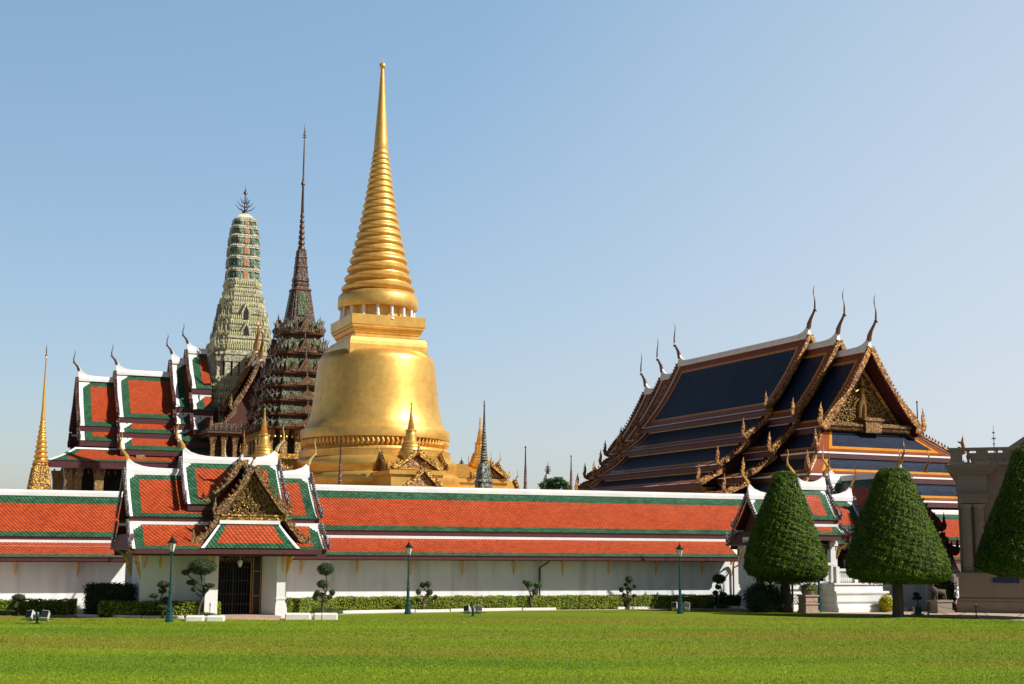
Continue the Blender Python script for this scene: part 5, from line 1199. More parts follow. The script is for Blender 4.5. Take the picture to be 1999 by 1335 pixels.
spire_thing('slender_spire', 'short grey spire tip beside the stone building column', 'spire', 1857, 108, [('spire_body', 'greymosaic', [(1010, 8), (978, 7.5), (972, 7), (966, 5.5), (960, 5), (955, 3.6), (950, 3)], True), ('needle', 'greymosaic', [(952, 2.4), (940, 1.9), (925, 1.1), (906, .3)], False)], None)
# white prangs
def wprang(px, Y, ytop, s, label, grp):
    c = at(px, HOR, Y); t = empty('white_prang', (c.x, Y, 0), R(TYAW), label, 'prang', grp)
    q = MB(); pr = prof(px, Y, [(1000 + 0 * s, 12 * s), (ytop + 64 * s, 11.5 * s), (ytop + 62 * s, 9.5 * s), (ytop + 52 * s, 10 * s), (ytop + 42 * s, 9.6 * s), (ytop + 34 * s, 8 * s), (ytop + 28 * s, 5.5 * s), (ytop + 24 * s, 2.5 * s), (ytop + 22 * s, 1 * s)])
    q.loops([redent(r / 1.13, z) for z, r in pr], 0, False); q.build('prang_body', 'palemosaic', t)
    q = MB(); z0 = prof(px, Y, [(ytop + 23 * s, 1)])[0][0]; z1 = prof(px, Y, [(ytop, 1)])[0][0]; H = z1 - z0
    q.lathe([(z0 - .1, .3 * s), (z0 + H * .3, .08), (z0 + H, .01)], 0, 0, 8)
    for zz, ll in ((.1, .16), (.25, .13), (.42, .09)):
        for k in range(4): a = math.pi / 2 * k; c_, s_ = math.cos(a) * H * ll * 2, math.sin(a) * H * ll * 2; q.tube([(0, 0, z0 + H * zz), (c_ * .7, s_ * .7, z0 + H * (zz + .04)), (c_, s_, z0 + H * (zz + .22))], [.05, .06, .01], 5)
    q.build('trident_finial', 'bronze', t)
M['palemosaic'] = carve_mat('pale_blue_mosaic', (.16, .18, .22), (.55, .55, .55), 3.0, 0, .5)
wprang(1069, 190, 900, 1.0, 'pale white prang tip above the wall behind a leafy tree', None)
wprang(899, 170, 892, .75, 'dark trident tip of a distant prang over the right side of the golden chedi', None)
# ------------------------------------------------------------ plants
def ellipsoid_pts(n, c, rx, ry, rz, jit=.05):
    d = RNG.normal(0, 1, (n, 3)); d /= np.linalg.norm(d, axis=1)[:, None]
    lump = 1 + .05 * np.sin(d[:, 0] * 7 + c[0] * 5) * np.sin(d[:, 2] * 6 + c[1]) + RNG.normal(0, jit, n)
    P = d * np.array([rx, ry, rz]) * lump[:, None] + np.array(c); N = d / np.array([rx, ry, rz]); N /= np.linalg.norm(N, axis=1)[:, None]
    return P, N
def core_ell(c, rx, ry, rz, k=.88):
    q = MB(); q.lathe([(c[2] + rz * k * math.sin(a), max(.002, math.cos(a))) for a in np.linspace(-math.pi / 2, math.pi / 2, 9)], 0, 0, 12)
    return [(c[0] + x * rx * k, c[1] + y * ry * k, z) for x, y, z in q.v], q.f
def pad(par, c, rx, ry, rz, m='leaf_bonsai', size=.075, dens=1.0, name='foliage_pad', jit=.05):
    n = int(dens * 4 * math.pi * ((rx * ry + ry * rz + rx * rz) / 3) / (size * size * .55) * 1.25); n = max(160, min(n, 9000))
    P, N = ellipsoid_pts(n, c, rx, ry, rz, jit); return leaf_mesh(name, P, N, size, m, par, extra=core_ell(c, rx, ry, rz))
def cone_tree(px, pyb, Y, rows, trunk, label):
    """rows = (py, left px, right px) silhouette of the clipped crown"""
    b = ground(px, pyb); t = empty('topiary_tree', (b.x, b.y, 0), 0, label, 'tree', 'clipped cone topiary trees')
    pr = []
    for py, l_, r_ in rows:
        p = at((l_ + r_) / 2, py, b.y); d = p - Vector((0, 0, CAMH)); k = (d.y * cp_ + d.z * sp_) / FPX
        pr.append((p.z, (r_ - l_) / 2 * k, p.x - b.x))
    pr.sort(); Z = np.array([a[0] for a in pr]); Rr = np.array([a[1] for a in pr]); X0 = np.array([a[2] for a in pr])
    n = 78000; zz = RNG.uniform(Z[0], Z[-1], n * 2); rr = np.interp(zz, Z, Rr); keep = RNG.uniform(0, Rr.max(), n * 2) < rr + .12; zz = zz[keep][:n]; n = len(zz)
    rr = np.interp(zz, Z, Rr); a = RNG.uniform(0, 2 * np.pi, n)
    lump = (np.sin(a * 9 + zz * 4.1) * np.sin(zz * 6.3 + a * 3) * .05 + np.sin(a * 23 + zz * 9) * np.sin(zz * 15 - a * 11) * .05 + np.sin(a * 41 - zz * 19) * .02)
    dep = np.abs(RNG.normal(0, .045, n)); r = rr * (1 + .0) + lump - dep + .03 + np.where(RNG.uniform(0, 1, n) < .035, RNG.uniform(.02, .13, n), 0) + np.sin(a * 3 + zz * 1.3) * .035
    slope = np.interp(zz, Z, np.gradient(Rr, Z))
    P = np.stack([np.interp(zz, Z, X0) + r * np.cos(a), r * np.sin(a), zz], 1); N = np.stack([np.cos(a), np.sin(a), -slope.clip(-3, 3)], 1); N /= np.linalg.norm(N, axis=1)[:, None]
    # underside
    m_ = 6000; a2 = RNG.uniform(0, 2 * np.pi, m_); r2 = np.sqrt(RNG.uniform(0, 1, m_)) * Rr[np.argmax(Rr > Rr.max() * .6)] ; zb = Z[0] + .05 + RNG.normal(0, .06, m_) + (1 - r2 / r2.max()) * -.05
    P2 = np.stack([X0[0] + r2 * np.cos(a2), r2 * np.sin(a2), zb], 1); N2 = np.tile([0, 0, -1.0], (m_, 1))
    P = np.concatenate([P, P2]); N = np.concatenate([N, N2])
    q = MB(); q.loops([[(x0 + max(.01, r_ - .16) * math.cos(2 * math.pi * j / 28), max(.01, r_ - .16) * math.sin(2 * math.pi * j / 28), z_ + (.12 if i == 0 else 0) - (.15 if i == len(pr) - 1 else 0)) for j in range(28)] for i, (z_, r_, x0) in enumerate(pr)], 0, True)
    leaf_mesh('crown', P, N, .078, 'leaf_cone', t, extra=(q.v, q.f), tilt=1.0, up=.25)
    zc_ = Z[0]; (tw, bw) = trunk; q = MB(); k = b.y / FPX; rings = []
    H_ = zc_ + .6
    for i in range(9):
        u = i / 8; r_ = (bw * (1 - u) ** 2 + tw * (1 - (1 - u) ** 2)) * k
        rings.append([(math.cos(2 * math.pi * j / 14) * r_ * (1 + .10 * math.sin(j * 2.1 + i * .35)) + .03 * math.sin(u * 3), math.sin(2 * math.pi * j / 14) * r_ * (1 + .10 * math.cos(j * 1.7)), H_ * u - .05) for j in range(14)])
    q.loops(rings, 0, True); tr = q.build('trunk', 'bark', t)
    q = MB()
    for i in range(7): a = i * .9; q.tube([(0, 0, zc_ - .15), (math.cos(a) * .3, math.sin(a) * .3, zc_ + .2), (math.cos(a) * .8, math.sin(a) * .8, zc_ + .7)], [tw * k * .5, tw * k * .35, .03], 6)
    q.build('limb', 'bark', tr)
    return t
cone_tree(1533, 1195, 0, [(919, 1527, 1533), (921, 1517, 1545), (930, 1509, 1553), (950, 1502, 1559), (1000, 1484, 1577), (1050, 1466, 1597), (1085, 1457, 1608), (1108, 1455, 1612), (1122, 1462, 1610), (1128, 1478, 1600), (1134, 1500, 1575)], (7.5, 15), 'left and slimmest of the cone topiary trees, in front of the pavilion stairs')
cone_tree(1753, 1204, 0, [(911, 1735, 1748), (914, 1722, 1762), (925, 1711, 1772), (950, 1703, 1783), (1000, 1686, 1805), (1050, 1668, 1830), (1090, 1656, 1846), (1118, 1655, 1851), (1128, 1662, 1849), (1134, 1690, 1840), (1136, 1715, 1800)], (9, 11), 'widest cone topiary tree seen whole, second from the left')
cone_tree(2020, 1206, 0, [(868, 2006, 2020), (871, 1992, 2036), (885, 1980, 2048), (950, 1958, 2072), (1000, 1942, 2092), (1050, 1923, 2112), (1085, 1911, 2124), (1104, 1908, 2128), (1116, 1920, 2118), (1124, 1950, 2095), (1126, 1980, 2060)], (9, 12), 'cone topiary tree cut off by the right edge of the view')
def box_pts(n, x0, x1, y0, y1, z0, z1, jit=.03):
    A = [(x1 - x0) * (y1 - y0), (x1 - x0) * (z1 - z0), (x1 - x0) * (z1 - z0) * .3, (y1 - y0) * (z1 - z0), (y1 - y0) * (z1 - z0)]; A = np.array(A) / sum(A); f = RNG.choice(5, n, p=A)
    P = np.stack([RNG.uniform(x0, x1, n), RNG.uniform(y0, y1, n), RNG.uniform(z0, z1, n)], 1); N = np.zeros((n, 3))
    for k, (ax, v, s) in enumerate(((2, z1, 1), (1, y0, -1), (1, y1, 1), (0, x0, -1), (0, x1, 1))): q = f == k; P[q, ax] = v; N[q, ax] = s
    return P + RNG.normal(0, jit, (n, 3)), N
def hedge(A, B, dep, h, m, label, name='hedge', dens=1.0, size=.08, group=None, wob=.03):
    """straight clipped hedge from ground point A to B (front edge)"""
    A = Vector((A.x, A.y, 0)); B = Vector((B.x, B.y, 0)); d = B - A; L = d.length; rz = math.atan2(d.y, d.x)
    n = int(min(42000, dens * L * (h * 1.5 + dep) / (size * size) * 4.0)); P, N = box_pts(n, 0, L, 0, dep, .03, h, wob)
    P[:, 2] += np.sin(P[:, 0] * 3.1) * .02 + np.sin(P[:, 0] * 11) * .015
    q = MB(); q.box(.05, L - .05, .05, dep - .05, 0, h - .06)
    t = empty(name, A, rz, label, 'hedge' if name == 'hedge' else 'plants', group); leaf_mesh('foliage', P, N, size, m, t, extra=(q.v, q.f), up=.35); return t
G = ground
HG = 'yellow green clipped hedges along the wall'
hedge(G(-60, 1200), G(147, 1199), .8, .64, 'leaf_hedge', 'yellow green clipped hedge at the left edge beside a white wall', group=HG)
hedge(G(192, 1205), G(280, 1205), .8, .66, 'leaf_hedge', 'short yellow green clipped hedge in front of the tall dark shrub', group=HG)
hedge(G(282, 1205), G(427, 1205), .8, .66, 'leaf_hedge', 'yellow green clipped hedge left of the dark doorway behind the lamp post', group=HG)
a, b_ = G(566, 1200), G(660, 1195); hedge(a, b_, .9, .68, 'leaf_hedge', 'yellow green clipped hedge just right of the doorway pier, behind the white kerb block', group=HG)
hedge(G(662, 1193.5), G(1130, 1189), .75, .66, 'leaf_hedge', 'long yellow green clipped hedge along the middle of the gallery wall', group=HG, dens=1.2)
hedge(G(1132, 1189), G(1395, 1186.5), .75, .66, 'leaf_hedge', 'yellow green clipped hedge behind the third lamp post', group=HG, dens=1.2)
hedge(G(1397, 1186.3), G(1450, 1186), .75, .66, 'leaf_dark', 'darker short clipped hedge at the right end of the gallery wall')
# dark shrubs
def shrub(px, py, rx, ry, h, m, label, size=.10, name='shrub', cat='shrub', blocky=False):
    g = G(px, py); t = empty(name, g, 0, label, cat)
    if blocky: P, N = box_pts(9000, -rx, rx, 0, ry, .05, h, .07); q = MB(); q.box(-rx + .1, rx - .1, .1, ry - .1, 0, h - .1); ex = (q.v, q.f)
    else: P, N = ellipsoid_pts(6500, (0, 0, h * .48), rx, ry, h * .52, .16); ex = core_ell((0, 0, h * .48), rx, ry, h * .5, .8); k = P[:, 2] > .02; P, N = P[k], N[k]
    leaf_mesh('foliage', P, N, size, m, t, extra=ex); return t
shrub(208, 1203, .95, 1.0, 1.32, 'leaf_dark', 'tall dark green block shrub left of the entrance pavilion', blocky=True)
shrub(1490, 1195.5, .85, .6, 1.4, 'leaf_dark', 'dark rounded shrub at the foot of the pavilion wall left of the slim topiary')
shrub(1845, 1193, .55, .6, 1.9, 'leaf_dark', 'dark leafy shrub beside the stone building base')
shrub(1722, 1186, .5, .4, 1.5, 'leaf_cone', 'green leafy shrub behind the right side of the stair block')
shrub(1731, 1194, .32, .3, .75, 'yellowleaf', 'bright yellow leaved shrub between the stair block and topiary trunk', size=.09)
# palms
def palm(px, py, h, n, L, label):
    g = G(px, py); t = empty('palm', g, 0, label, 'palm')
    q = MB(); q.tube([(0, 0, 0), (.03, 0, h)], [.07, .05], 8); q.build('stem', 'bark', t)
    for i in range(n):
        a = i * 2.4 + .3; up = random.uniform(.5, 1.1); pts = [Vector((0, 0, h)) + Vector((math.cos(a) * L * u, math.sin(a) * L * u * .8, L * (up * u - 1.15 * u * u))) for u in (0, .25, .5, .75, 1)]
        f = MB()
        for k in range(4):
            for u in np.linspace(0, 1, 6)[:-1]:
                p = pts[k].lerp(pts[k + 1], u); d = (pts[k + 1] - pts[k]).normalized()
                for sd_ in (-1, 1):
                    sx = d.cross(Vector((0, 0, 1))).normalized() * sd_; l_ = .26 * (1 - .6 * (k + u) / 4)
                    e = p + sx * l_ + d * l_ * .5 - Vector((0, 0, l_ * .35)); f.add([p - d * .02, p + d * .03, e], [(0, 1, 2)])
        f.tube(pts, .012, 4); f.build('frond', 'palm', t)
palm(1504, 1194.5, 1.75, 11, .85, 'young feathery palm above the dark shrub left of the slim topiary')
palm(1547, 1194, 1.6, 11, .8, 'sunlit feathery palm right behind the slim topiary trunk')
# cloud pruned bonsai
def bonsai(base, pads, label, trunk=3.2, m='leaf_bonsai', Y=None, stems=1, zb=0.0, size=.07):
    g = G(*base) if zb == 0 else ground(base[0], base[1], zb); t = empty('bonsai_tree', g, 0, label, 'bonsai tree', 'cloud pruned bonsai trees along the wall'); Yg = g.y; k = Yg / FPX
    def L(px, py, dy=0): p = at(px, py, Yg); return Vector((p.x - g.x, dy, p.z - g.z))
    pads = [(L(px, py, random.uniform(-.12, .12)), rx * k, rz * k) for px, py, rx, rz in pads]
    top = max(pads, key=lambda p: p[0].z)[0]; q = MB()
    sway = lambda u: Vector((.10 * math.sin(u * 6.0 + base[0]), .04 * math.cos(u * 5), 0)) * top.z * .7 * math.sin(math.pi * min(1, u * 1.02)) ** .7
    pt = lambda u: Vector((top.x * u, top.y * u, top.z * u)) + sway(u)
    q.tube([pt(i / 10) for i in range(11)], [trunk * k * (1.5 - .4 * 0 if i == 0 else 1.1 - .075 * i) for i in range(11)], 9); q.build('trunk', 'bark', t)
    for c, rx, rz in pads:
        if (c - top).length > .02:
            u = max(.12, min(.92, (c.z / top.z) * .72)); s0_ = pt(u); q = MB(); mid = s0_.lerp(c, .5) + Vector((0, 0, -.08)); q.tube([s0_, mid, c - Vector((0, 0, rz * .3))], [trunk * k * .55, trunk * k * .42, trunk * k * .32], 7); q.build('branch', 'bark', t)
        pad(t, tuple(c), rx, rx * .9, rz, m, size)
    return t
bonsai((35, 1201), [(35, 1167, 13, 7.5), (30, 1185, 8, 4), (22, 1193, 14, 4)], 'small round headed clipped tree in the hedge at the left edge', 2.4)
bonsai((316, 1207), [(318, 1141, 11.5, 7), (317, 1153, 8, 6), (300, 1163, 8, 4), (324, 1171, 8, 6), (318, 1185, 12, 6)], 'small cloud pruned tree immediately left of the nearest lamp post', 2.2)
bonsai((388, 1208), [(394, 1107, 27, 15), (363, 1117, 8.5, 6), (373, 1137, 10, 5.5), (409, 1143, 11, 4.5), (380, 1150, 6, 4.5), (403, 1152, 5, 3)], 'large cloud pruned tree with one wide domed head, left of the doorway', 3.4)
bonsai((632, 1200.5), [(635, 1111, 16, 12), (630, 1140, 11.5, 8), (628, 1162, 9, 6), (615, 1165, 5, 7), (648, 1157, 5.5, 6), (644, 1165, 5, 4.5), (620, 1157, 6, 5)], 'tall two headed cloud pruned tree behind the white kerb block right of the doorway', 2.6)
bonsai((826, 1193.5), [(825, 1142, 6, 5.6), (835.5, 1140.5, 6, 6), (817, 1155, 5, 6), (839, 1156, 6, 6.5), (850, 1166, 4.5, 5), (833, 1163, 3.5, 4), (817, 1171, 6, 4)], 'cloud pruned tree of seven small balls just right of the second lamp post', 2.6, size=.055)
bonsai((1041, 1190), [(1032, 1140, 8.5, 6), (1050, 1142, 8, 6.5), (1044, 1156, 6.5, 5.5), (1025, 1136, 5, 4)], 'fresh green cloud pruned tree beside the downpipe', 2.4, 'leaf_fresh')
bonsai((1226, 1188.3), [(1228, 1131, 7.5, 7), (1213, 1151, 5, 5), (1239, 1144, 3.8, 3.8), (1221, 1141, 3.5, 3.2), (1229, 1149, 4.5, 4.5), (1238, 1163, 5, 3.5), (1217, 1161, 3, 3)], 'cloud pruned tree with many small balls midway to the third lamp post', 2.4, size=.055)
bonsai((1405, 1187), [(1404, 1130, 13, 9.5), (1402, 1146, 6, 4.5), (1397, 1157, 6, 5), (1412, 1160, 7, 4.5)], 'cloud pruned tree near the right end of the gallery wall', 2.4)
# low grassy mounds at the tree feet
for i, (px, py, rx, lb) in enumerate(((30, 1199, 34, 'low grassy mound under the round headed tree at the left edge'), (310, 1206, 26, 'low grassy mound under the small cloud tree beside the nearest lamp post'), (395, 1208, 28, 'low grassy mound under the wide domed tree left of the doorway'), (636, 1198, 34, 'low grassy mound under the tall two headed tree'), (832, 1192, 30, 'low grassy mound under the seven ball tree'), (1042, 1189, 30, 'low grassy mound under the fresh green tree'), (1225, 1188, 30, 'low grassy mound under the many ball tree'), (1405, 1187, 28, 'low grassy mound at the right end of the gallery hedge'))):
    g = G(px, py); k = g.y / FPX; P, N = ellipsoid_pts(2200, (0, .35, 0), rx * k, .5, .26, .06); kk = P[:, 2] > 0; t = empty('grass_mound', g, R(YAW if px > 500 else 0), lb, 'plants', 'grassy mounds at the feet of the clipped trees'); leaf_mesh('foliage', P[kk], N[kk], .07, 'leaf_low', t, extra=core_ell((0, .35, 0), rx * k, .5, .26, .9), up=.5)
# tree far behind the wall
g = at(1080, HOR, 150); t = empty('leafy_tree', (g.x, 150, 0), 0, 'green leafy tree top rising above the wall ridge in front of the white prang', 'tree')
zt_ = lambda py: at(1080, py, 150).z
q = MB(); q.tube([(-1.5, 0, 0), (-1, 0, zt_(970)), (-.3, 0, zt_(945))], [.35, .25, .12], 8); q.build('trunk', 'bark', t)
Ps, Ns = [], []
for px, py, rx, rz in ((1062, 946, 9, 5), (1075, 940, 9, 6), (1090, 937, 9, 5), (1100, 944, 8, 5), (1068, 953, 12, 5), (1106, 953, 8, 5), (1086, 950, 10, 6)):
    p = at(px, py, 150); k = 150 / FPX; P, N = ellipsoid_pts(260, (p.x - g.x, random.uniform(-.5, .5), p.z), rx * k, .6, rz * k, .25); Ps.append(P); Ns.append(N)
leaf_mesh('crown', np.concatenate(Ps), np.concatenate(Ns), .30, 'leaf_fresh', t, aspect=.4)
# ------------------------------------------------------------ lamps
def lamp(px, py, label):
    g = G(px, py); t = empty('street_lamp', g, 0, label, 'lamp post', 'dark green lamp posts on the lawn edge')
    q = MB(); q.lathe([(0, .17), (.10, .17), (.12, .145), (.42, .13), (.44, .15), (.50, .15), (.52, .11), (.62, .095), (.64, .115), (.68, .115), (.70, .09)], 0, 0, 10, 0, False); q.build('base', 'lampgreen', t)
    q = MB(); q.lathe([(.69, .08), (1.15, .065), (1.17, .09), (1.22, .09), (1.24, .06), (1.45, .058), (1.47, .08), (1.5, .08), (1.52, .05), (2.55, .036), (2.57, .06), (2.62, .06), (2.64, .04), (2.72, .04), (2.74, .10), (2.78, .11), (2.80, .06)], 0, 0, 14); q.build('post', 'lampgreen', t)
    q = MB(); q.lathe([(2.80, .075), (2.83, .09), (3.14, .165), (3.15, .16)], 0, 0, 6, 0, False); ln = q.build('lantern', 'glass', t)
    q = MB()
    for j in range(6): a = 2 * math.pi * j / 6; q.tube([(.09 * math.cos(a), .09 * math.sin(a), 2.81), (.17 * math.cos(a), .17 * math.sin(a), 3.15)], .009, 4)
    q.build('lantern_frame', 'lampgreen', ln)
    q = MB(); q.lathe([(3.145, .20), (3.17, .21), (3.20, .17), (3.27, .09), (3.31, .06), (3.33, .075), (3.36, .05), (3.38, .02), (3.50, .008), (3.54, .003)], 0, 0, 12); q.build('cap', 'ironwork', t)
    return t
l0 = lamp(330, 1214, 'nearest and tallest lamp post, on the lawn left of the dark doorway')
l0.scale = (1.03,) * 3
for px, py, lb in ((796, 1199, 'lamp post in front of the gallery wall beside the seven ball tree'), (1328, 1198, 'lamp post with a floodlight at its foot, before the gallery wall'), (1600, 1193.8, 'lamp post half hidden by the slim topiary crown, beside the stone planter')):
    copy_thing(l0, G(px, py), None, lb, None, 1.0 / 1.0).scale = (1.0,) * 3
# ground floodlights
def flood(px, py, label, rz=0):
    g = G(px, py); t = empty('floodlight', g, rz, label, 'floodlight', 'ground floodlights on the lawn')
    q = MB(); q.lathe([(0, .10), (.04, .10), (.06, .05), (.26, .06), (.28, .09), (.44, .085), (.48, .05)], 0, 0, 12); q.build('post', 'lampgreen', t)
    for s in (-1, 1):
        q = MB(); T = Matrix.Translation((s * .30, .03, .34)) @ Matrix.Rotation(R(-35), 4, 'X') @ Matrix.Rotation(R(s * 12), 4, 'Z')
        f = lambda v: T @ Vector(v)
        q.box(-.14, .14, -.10, .10, -.18, .18, 0, f); q.box(-.16, .16, .10, .13, -.20, .20, 0, f); h = q.build('lamp_head', 'whitepaint', t, bevel=.012)
        q = MB(); q.box(-.12, .12, -.115, -.103, -.15, .15, 0, f); q.build('lens', 'ironwork', h)
    q = MB(); q.box(-.62, .62, -.012, .012, .17, .20); q.box(-.30, .30, -.04, .04, .14, .18); q.build('cross_bar', 'lampgreen', t); return t
f0 = flood(72, 1218, 'twin headed floodlight on the lawn at the far left')
copy_thing(f0, G(923, 1203), R(4), 'twin headed floodlight on the lawn in front of the middle of the gallery wall').scale = (.95,) * 3
copy_thing(f0, G(1329, 1196.6), R(-5), 'twin headed floodlight behind the foot of the third lamp post').scale = (1.0,) * 3
# kerbs and planting blocks
def kerb(A, B, wd, h, label, name='kerb', grp='white kerb strips edging the hedge beds'):
    A = Vector((A.x, A.y, 0)); B = Vector((B.x, B.y, 0)); d = B - A; q = MB(); q.box(0, d.length, 0, wd, -.05, h); o = q.build(name, 'concrete', None, A, math.atan2(d.y, d.x), bevel=.02); tag(o, label, 'kerb', grp); return o
for a, b_, lb in (((150, 1203.5), (275, 1206), 'thin white kerb strip in front of the short hedge at left'), ((278, 1206.5), (358, 1206.5), 'white kerb strip under the hedge left of the planting block'), ((662, 1196.5), (815, 1193.2), 'white kerb strip between the right kerb block and second lamp post'), ((811, 1194.2), (878, 1193.4), 'slightly raised white kerb strip under the seven ball tree'), ((880, 1192.5), (1019, 1190.2), 'white kerb strip in front of the hedge behind the middle floodlight'), ((1021, 1190.6), (1086, 1189.9), 'white kerb strip under the fresh green tree'), ((1088, 1188.8), (1204, 1188), 'white kerb strip between the fresh green tree and the many ball tree'), ((1206, 1188.4), (1272, 1187.7), 'white kerb strip under the many ball tree'), ((1274, 1187.2), (1393, 1186.4), 'white kerb strip behind the third lamp post'), ((1395, 1187.2), (1449, 1186.2), 'white kerb strip at the right end of the gallery wall')):
    kerb(G(*a), G(*b_), .14, .10, lb)
def block(px0, px1, py, dep, h, label):
    A, B_ = G(px0, py), G(px1, py); A = Vector((A.x, A.y, 0)); B_ = Vector((B_.x, B_.y, 0)); d = B_ - A; L = d.length
    t = empty('planting_block', A, math.atan2(d.y, d.x), label, 'kerb block', 'white raised kerb blocks beside the doorway')
    q = MB(); q.box(0, L * .48, 0, dep, -.05, h); q.box(L * .54, L, 0, dep, -.05, h); q.build('coping', 'concrete', t, bevel=.05)
    q = MB(); q.box(L * .48, L * .54, .05, dep - .05, -.05, h - .03); q.build('joint', 'concrete', t); return t
block(361, 437, 1212.5, .7, .22, 'white kerb block with a central groove left of the doorway')
block(556, 659, 1209.5, .9, .26, 'long white kerb block right of the doorway pier')
for px, py, lb in ((409, 1212, 'thin dark stake before the left kerb block'), (628, 1210.5, 'thin dark stake before the right kerb block')):
    g = G(px, py); t = empty('garden_stake', g, 0, lb, 'stake', 'thin garden stakes'); q = MB(); q.tube([(0, 0, -.05), (0, 0, .62)], .016, 6); q.build('rod', 'ironwork', t); q = MB(); q.lathe([(.60, .016), (.64, .03), (.70, .022), (.78, .003)], 0, 0, 8); q.build('tip', 'ironwork', t)
# stone planter with bromeliads
g = G(1578, 1196.5); t = empty('stone_planter', g, R(YAW), 'tiered sandstone planter with a green plant by the white lattice', 'planter')
q = MB()
for z0, z1_, e in ((0, .14, .40), (.14, .42, .36), (.42, .50, .40), (.50, .56, .34), (.56, .82, .36), (.82, .90, .41)): q.box(-e, e, -e, e, z0, z1_)
q.build('pedestal', 'sandstone', t, bevel=.012)
q = MB(); q.lathe([(.9, .26), (1.05, .34), (1.1, .34), (1.08, .28)], 0, 0, 14); q.build('bowl', 'stonegrey', t)
P, N = ellipsoid_pts(700, (0, 0, 1.22), .38, .38, .24, .2); leaf_mesh('plant', P, N, .14, 'palm', t, aspect=.3)
# dark pot with a small pruned tree
g = G(1791, 1199.5); t = empty('potted_tree', g, 0, 'small dark pruned tree in a dark green pot right of the wide topiary trunk', 'potted plant')
q = MB(); q.lathe([(0, .20), (.05, .22), (.30, .25), (.34, .28), (.38, .28), (.36, .22)], 0, 0, 4, 0, False, rot=.5); q.lathe([(0, .36), (.04, .36), (.05, .3)], 0, 0, 4, 0, False, rot=.5); q.build('pot', 'lampgreen', t)
q = MB(); q.tube([(0, 0, .3), (.05, 0, .55), (-.03, 0, .8), (.02, 0, 1.0)], [.05, .045, .03, .02], 7); q.build('trunk', 'bark', t)
for c, r in (((-.02, 0, .98), .17), ((.12, 0, .80), .12), ((-.14, 0, .78), .11)): pad(t, c, r, r, r * .75, 'leaf_dark', .06)
# bollards and chains
pts = []
for px, py, lb in ((1812, 1199.5, 'thin black chain post with a brass top, left of the pair'), (1906, 1207.5, 'thin black chain post with a brass top, right of the pair'), (2008, 1216, 'thin black chain post with a brass top at the right edge')):
    g = G(px, py); t = empty('chain_post', g, 0, lb, 'bollard', 'chain posts along the path'); q = MB(); q.lathe([(0, .07), (.03, .06), (.05, .03), (.62, .028)], 0, 0, 10); q.build('post', 'ironwork', t); q = MB(); q.lathe([(.61, .03), (.63, .045), (.68, .05), (.73, .035), (.76, .008)], 0, 0, 10); q.build('brass_cap', 'goldb', t); pts.append(Vector((g.x, g.y, 0)))
for i in range(2):
    a, b_ = pts[i], pts[i + 1]
    for z0, sag, lb in ((.60, .22, 'upper'), (.56, .50, 'lower')):
        q = MB(); q.tube([a.lerp(b_, u) + Vector((0, 0, z0 - sag * 4 * u * (1 - u))) for u in np.linspace(0, 1, 22)], .011, 5); o = q.build('chain', 'silverfin'); tag(o, '%s sagging chain between the %s chain posts' % (lb, ('left and middle', 'middle and right edge')[i]), 'chain', 'chains hanging between the posts')
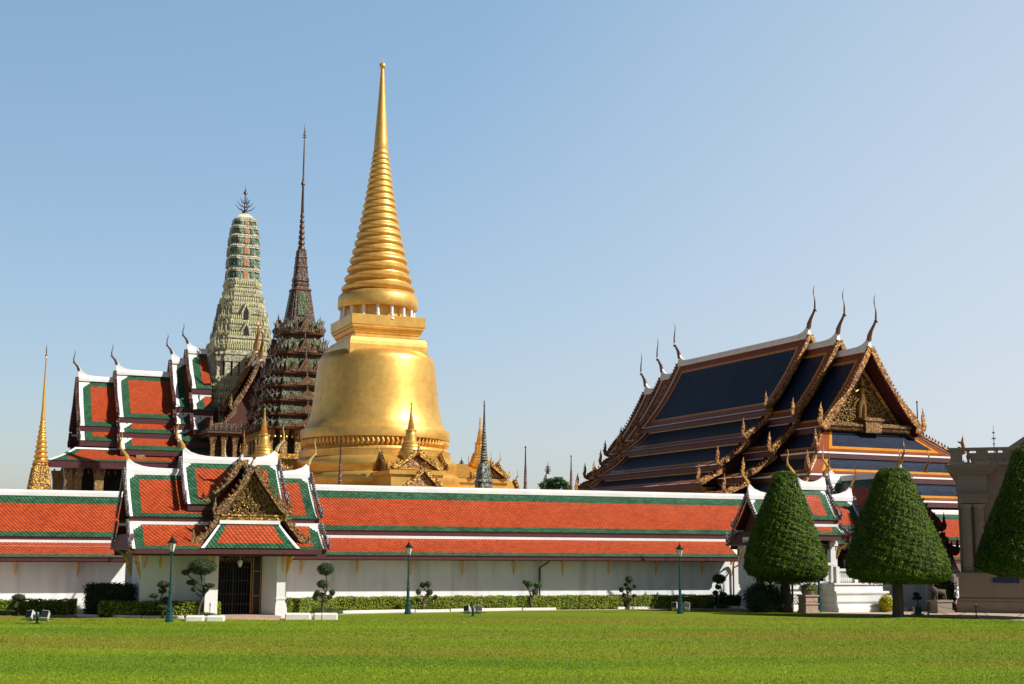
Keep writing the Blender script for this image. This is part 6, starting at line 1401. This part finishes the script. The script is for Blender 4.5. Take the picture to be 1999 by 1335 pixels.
# small stone guardian figures and animal statue
def figurine(px, py, h, label, name='stone_figurine', m='white'):
    g = G(px, py); t = empty(name, g, 0, label, 'statue', 'small stone figures on the lawn edge'); q = MB(); q.lathe([(0, .09 * h * 2), (.1 * h, .09 * h * 2), (.12 * h, .12 * h), (.35 * h, .15 * h), (.6 * h, .12 * h), (.68 * h, .06 * h)], 0, 0, 10); q.build('body', m, t); q = MB(); q.lathe([(.66 * h, .05 * h), (.74 * h, .11 * h), (.84 * h, .11 * h), (.92 * h, .06 * h), (h, .01)], 0, 0, 10); q.build('head', 'bark', t)
figurine(1507, 1195.5, .38, 'small white stone figure left of the slim topiary trunk'); figurine(1538, 1195.3, .36, 'small white stone figure at the foot of the slim topiary trunk'); figurine(1546, 1192, .34, 'small stone figure just right of the slim topiary trunk, before the lattice'); figurine(1562, 1194.5, .40, 'small dark topped stone figure left of the sandstone planter')
def beast(px, py, s, label, m='sandstone', rz=0):
    g = G(px, py); t = empty('stone_animal', g, rz, label, 'statue'); bm = bpy.data.meshes.new('body')
    P = [(0, 0, .55), (.25, 0, .60), (.48, 0, .62), (.62, 0, .85), (.78, 0, .92), (-.25, 0, .55), (.42, .12, .3), (.44, .12, 0), (.42, -.12, .3), (.44, -.12, 0), (-.25, .13, .3), (-.32, .13, 0), (-.25, -.13, .3), (-.32, -.13, 0), (-.42, 0, .7)]
    E = [(0, 1), (1, 2), (2, 3), (3, 4), (0, 5), (2, 6), (6, 7), (2, 8), (8, 9), (5, 10), (10, 11), (5, 12), (12, 13), (5, 14)]; rad = [.17, .17, .17, .12, .09, .17, .07, .06, .07, .06, .08, .06, .08, .06, .03]
    bm.from_pydata([(x * s, y * s, z * s) for x, y, z in P], E, []); bm.materials.append(M[m]); o = bpy.data.objects.new('body', bm); C.objects.link(o); o.parent = t
    md = o.modifiers.new('skin', 'SKIN'); sv = bm.skin_vertices[0].data
    for i, r in enumerate(rad): sv[i].radius = (r * s, r * s)
    sv[0].use_root = True; md2 = o.modifiers.new('sub', 'SUBSURF'); md2.levels = 1; md2.render_levels = 1
    return t
beast(1514, 1191.5, .55, 'small pale stone animal statue in the shade left of the slim topiary trunk')
beast(1838, 1194.5, .75, 'stone guardian animal, coloured dark as if shaded, on a pedestal beside the stone building', 'bark', R(200))  # bark material darkens the stone in place of the building's shade
g = G(1838, 1196); t = empty('pedestal', g, R(YAW), 'pale grey stone pedestal under the guardian animal by the stone building', 'pedestal'); q = MB(); q.box(-.45, .45, -.3, .3, 0, .55); q.box(-.5, .5, -.35, .35, .55, .65); q.box(-.52, .52, -.38, .38, -.02, .12); q.build('block', 'stonegrey', t)
for o in bpy.data.objects:
    if o.name.startswith('stone_animal') and 'guardian' in o['label']: o.location.z = .65; o.location.x = g.x; o.location.y = g.y
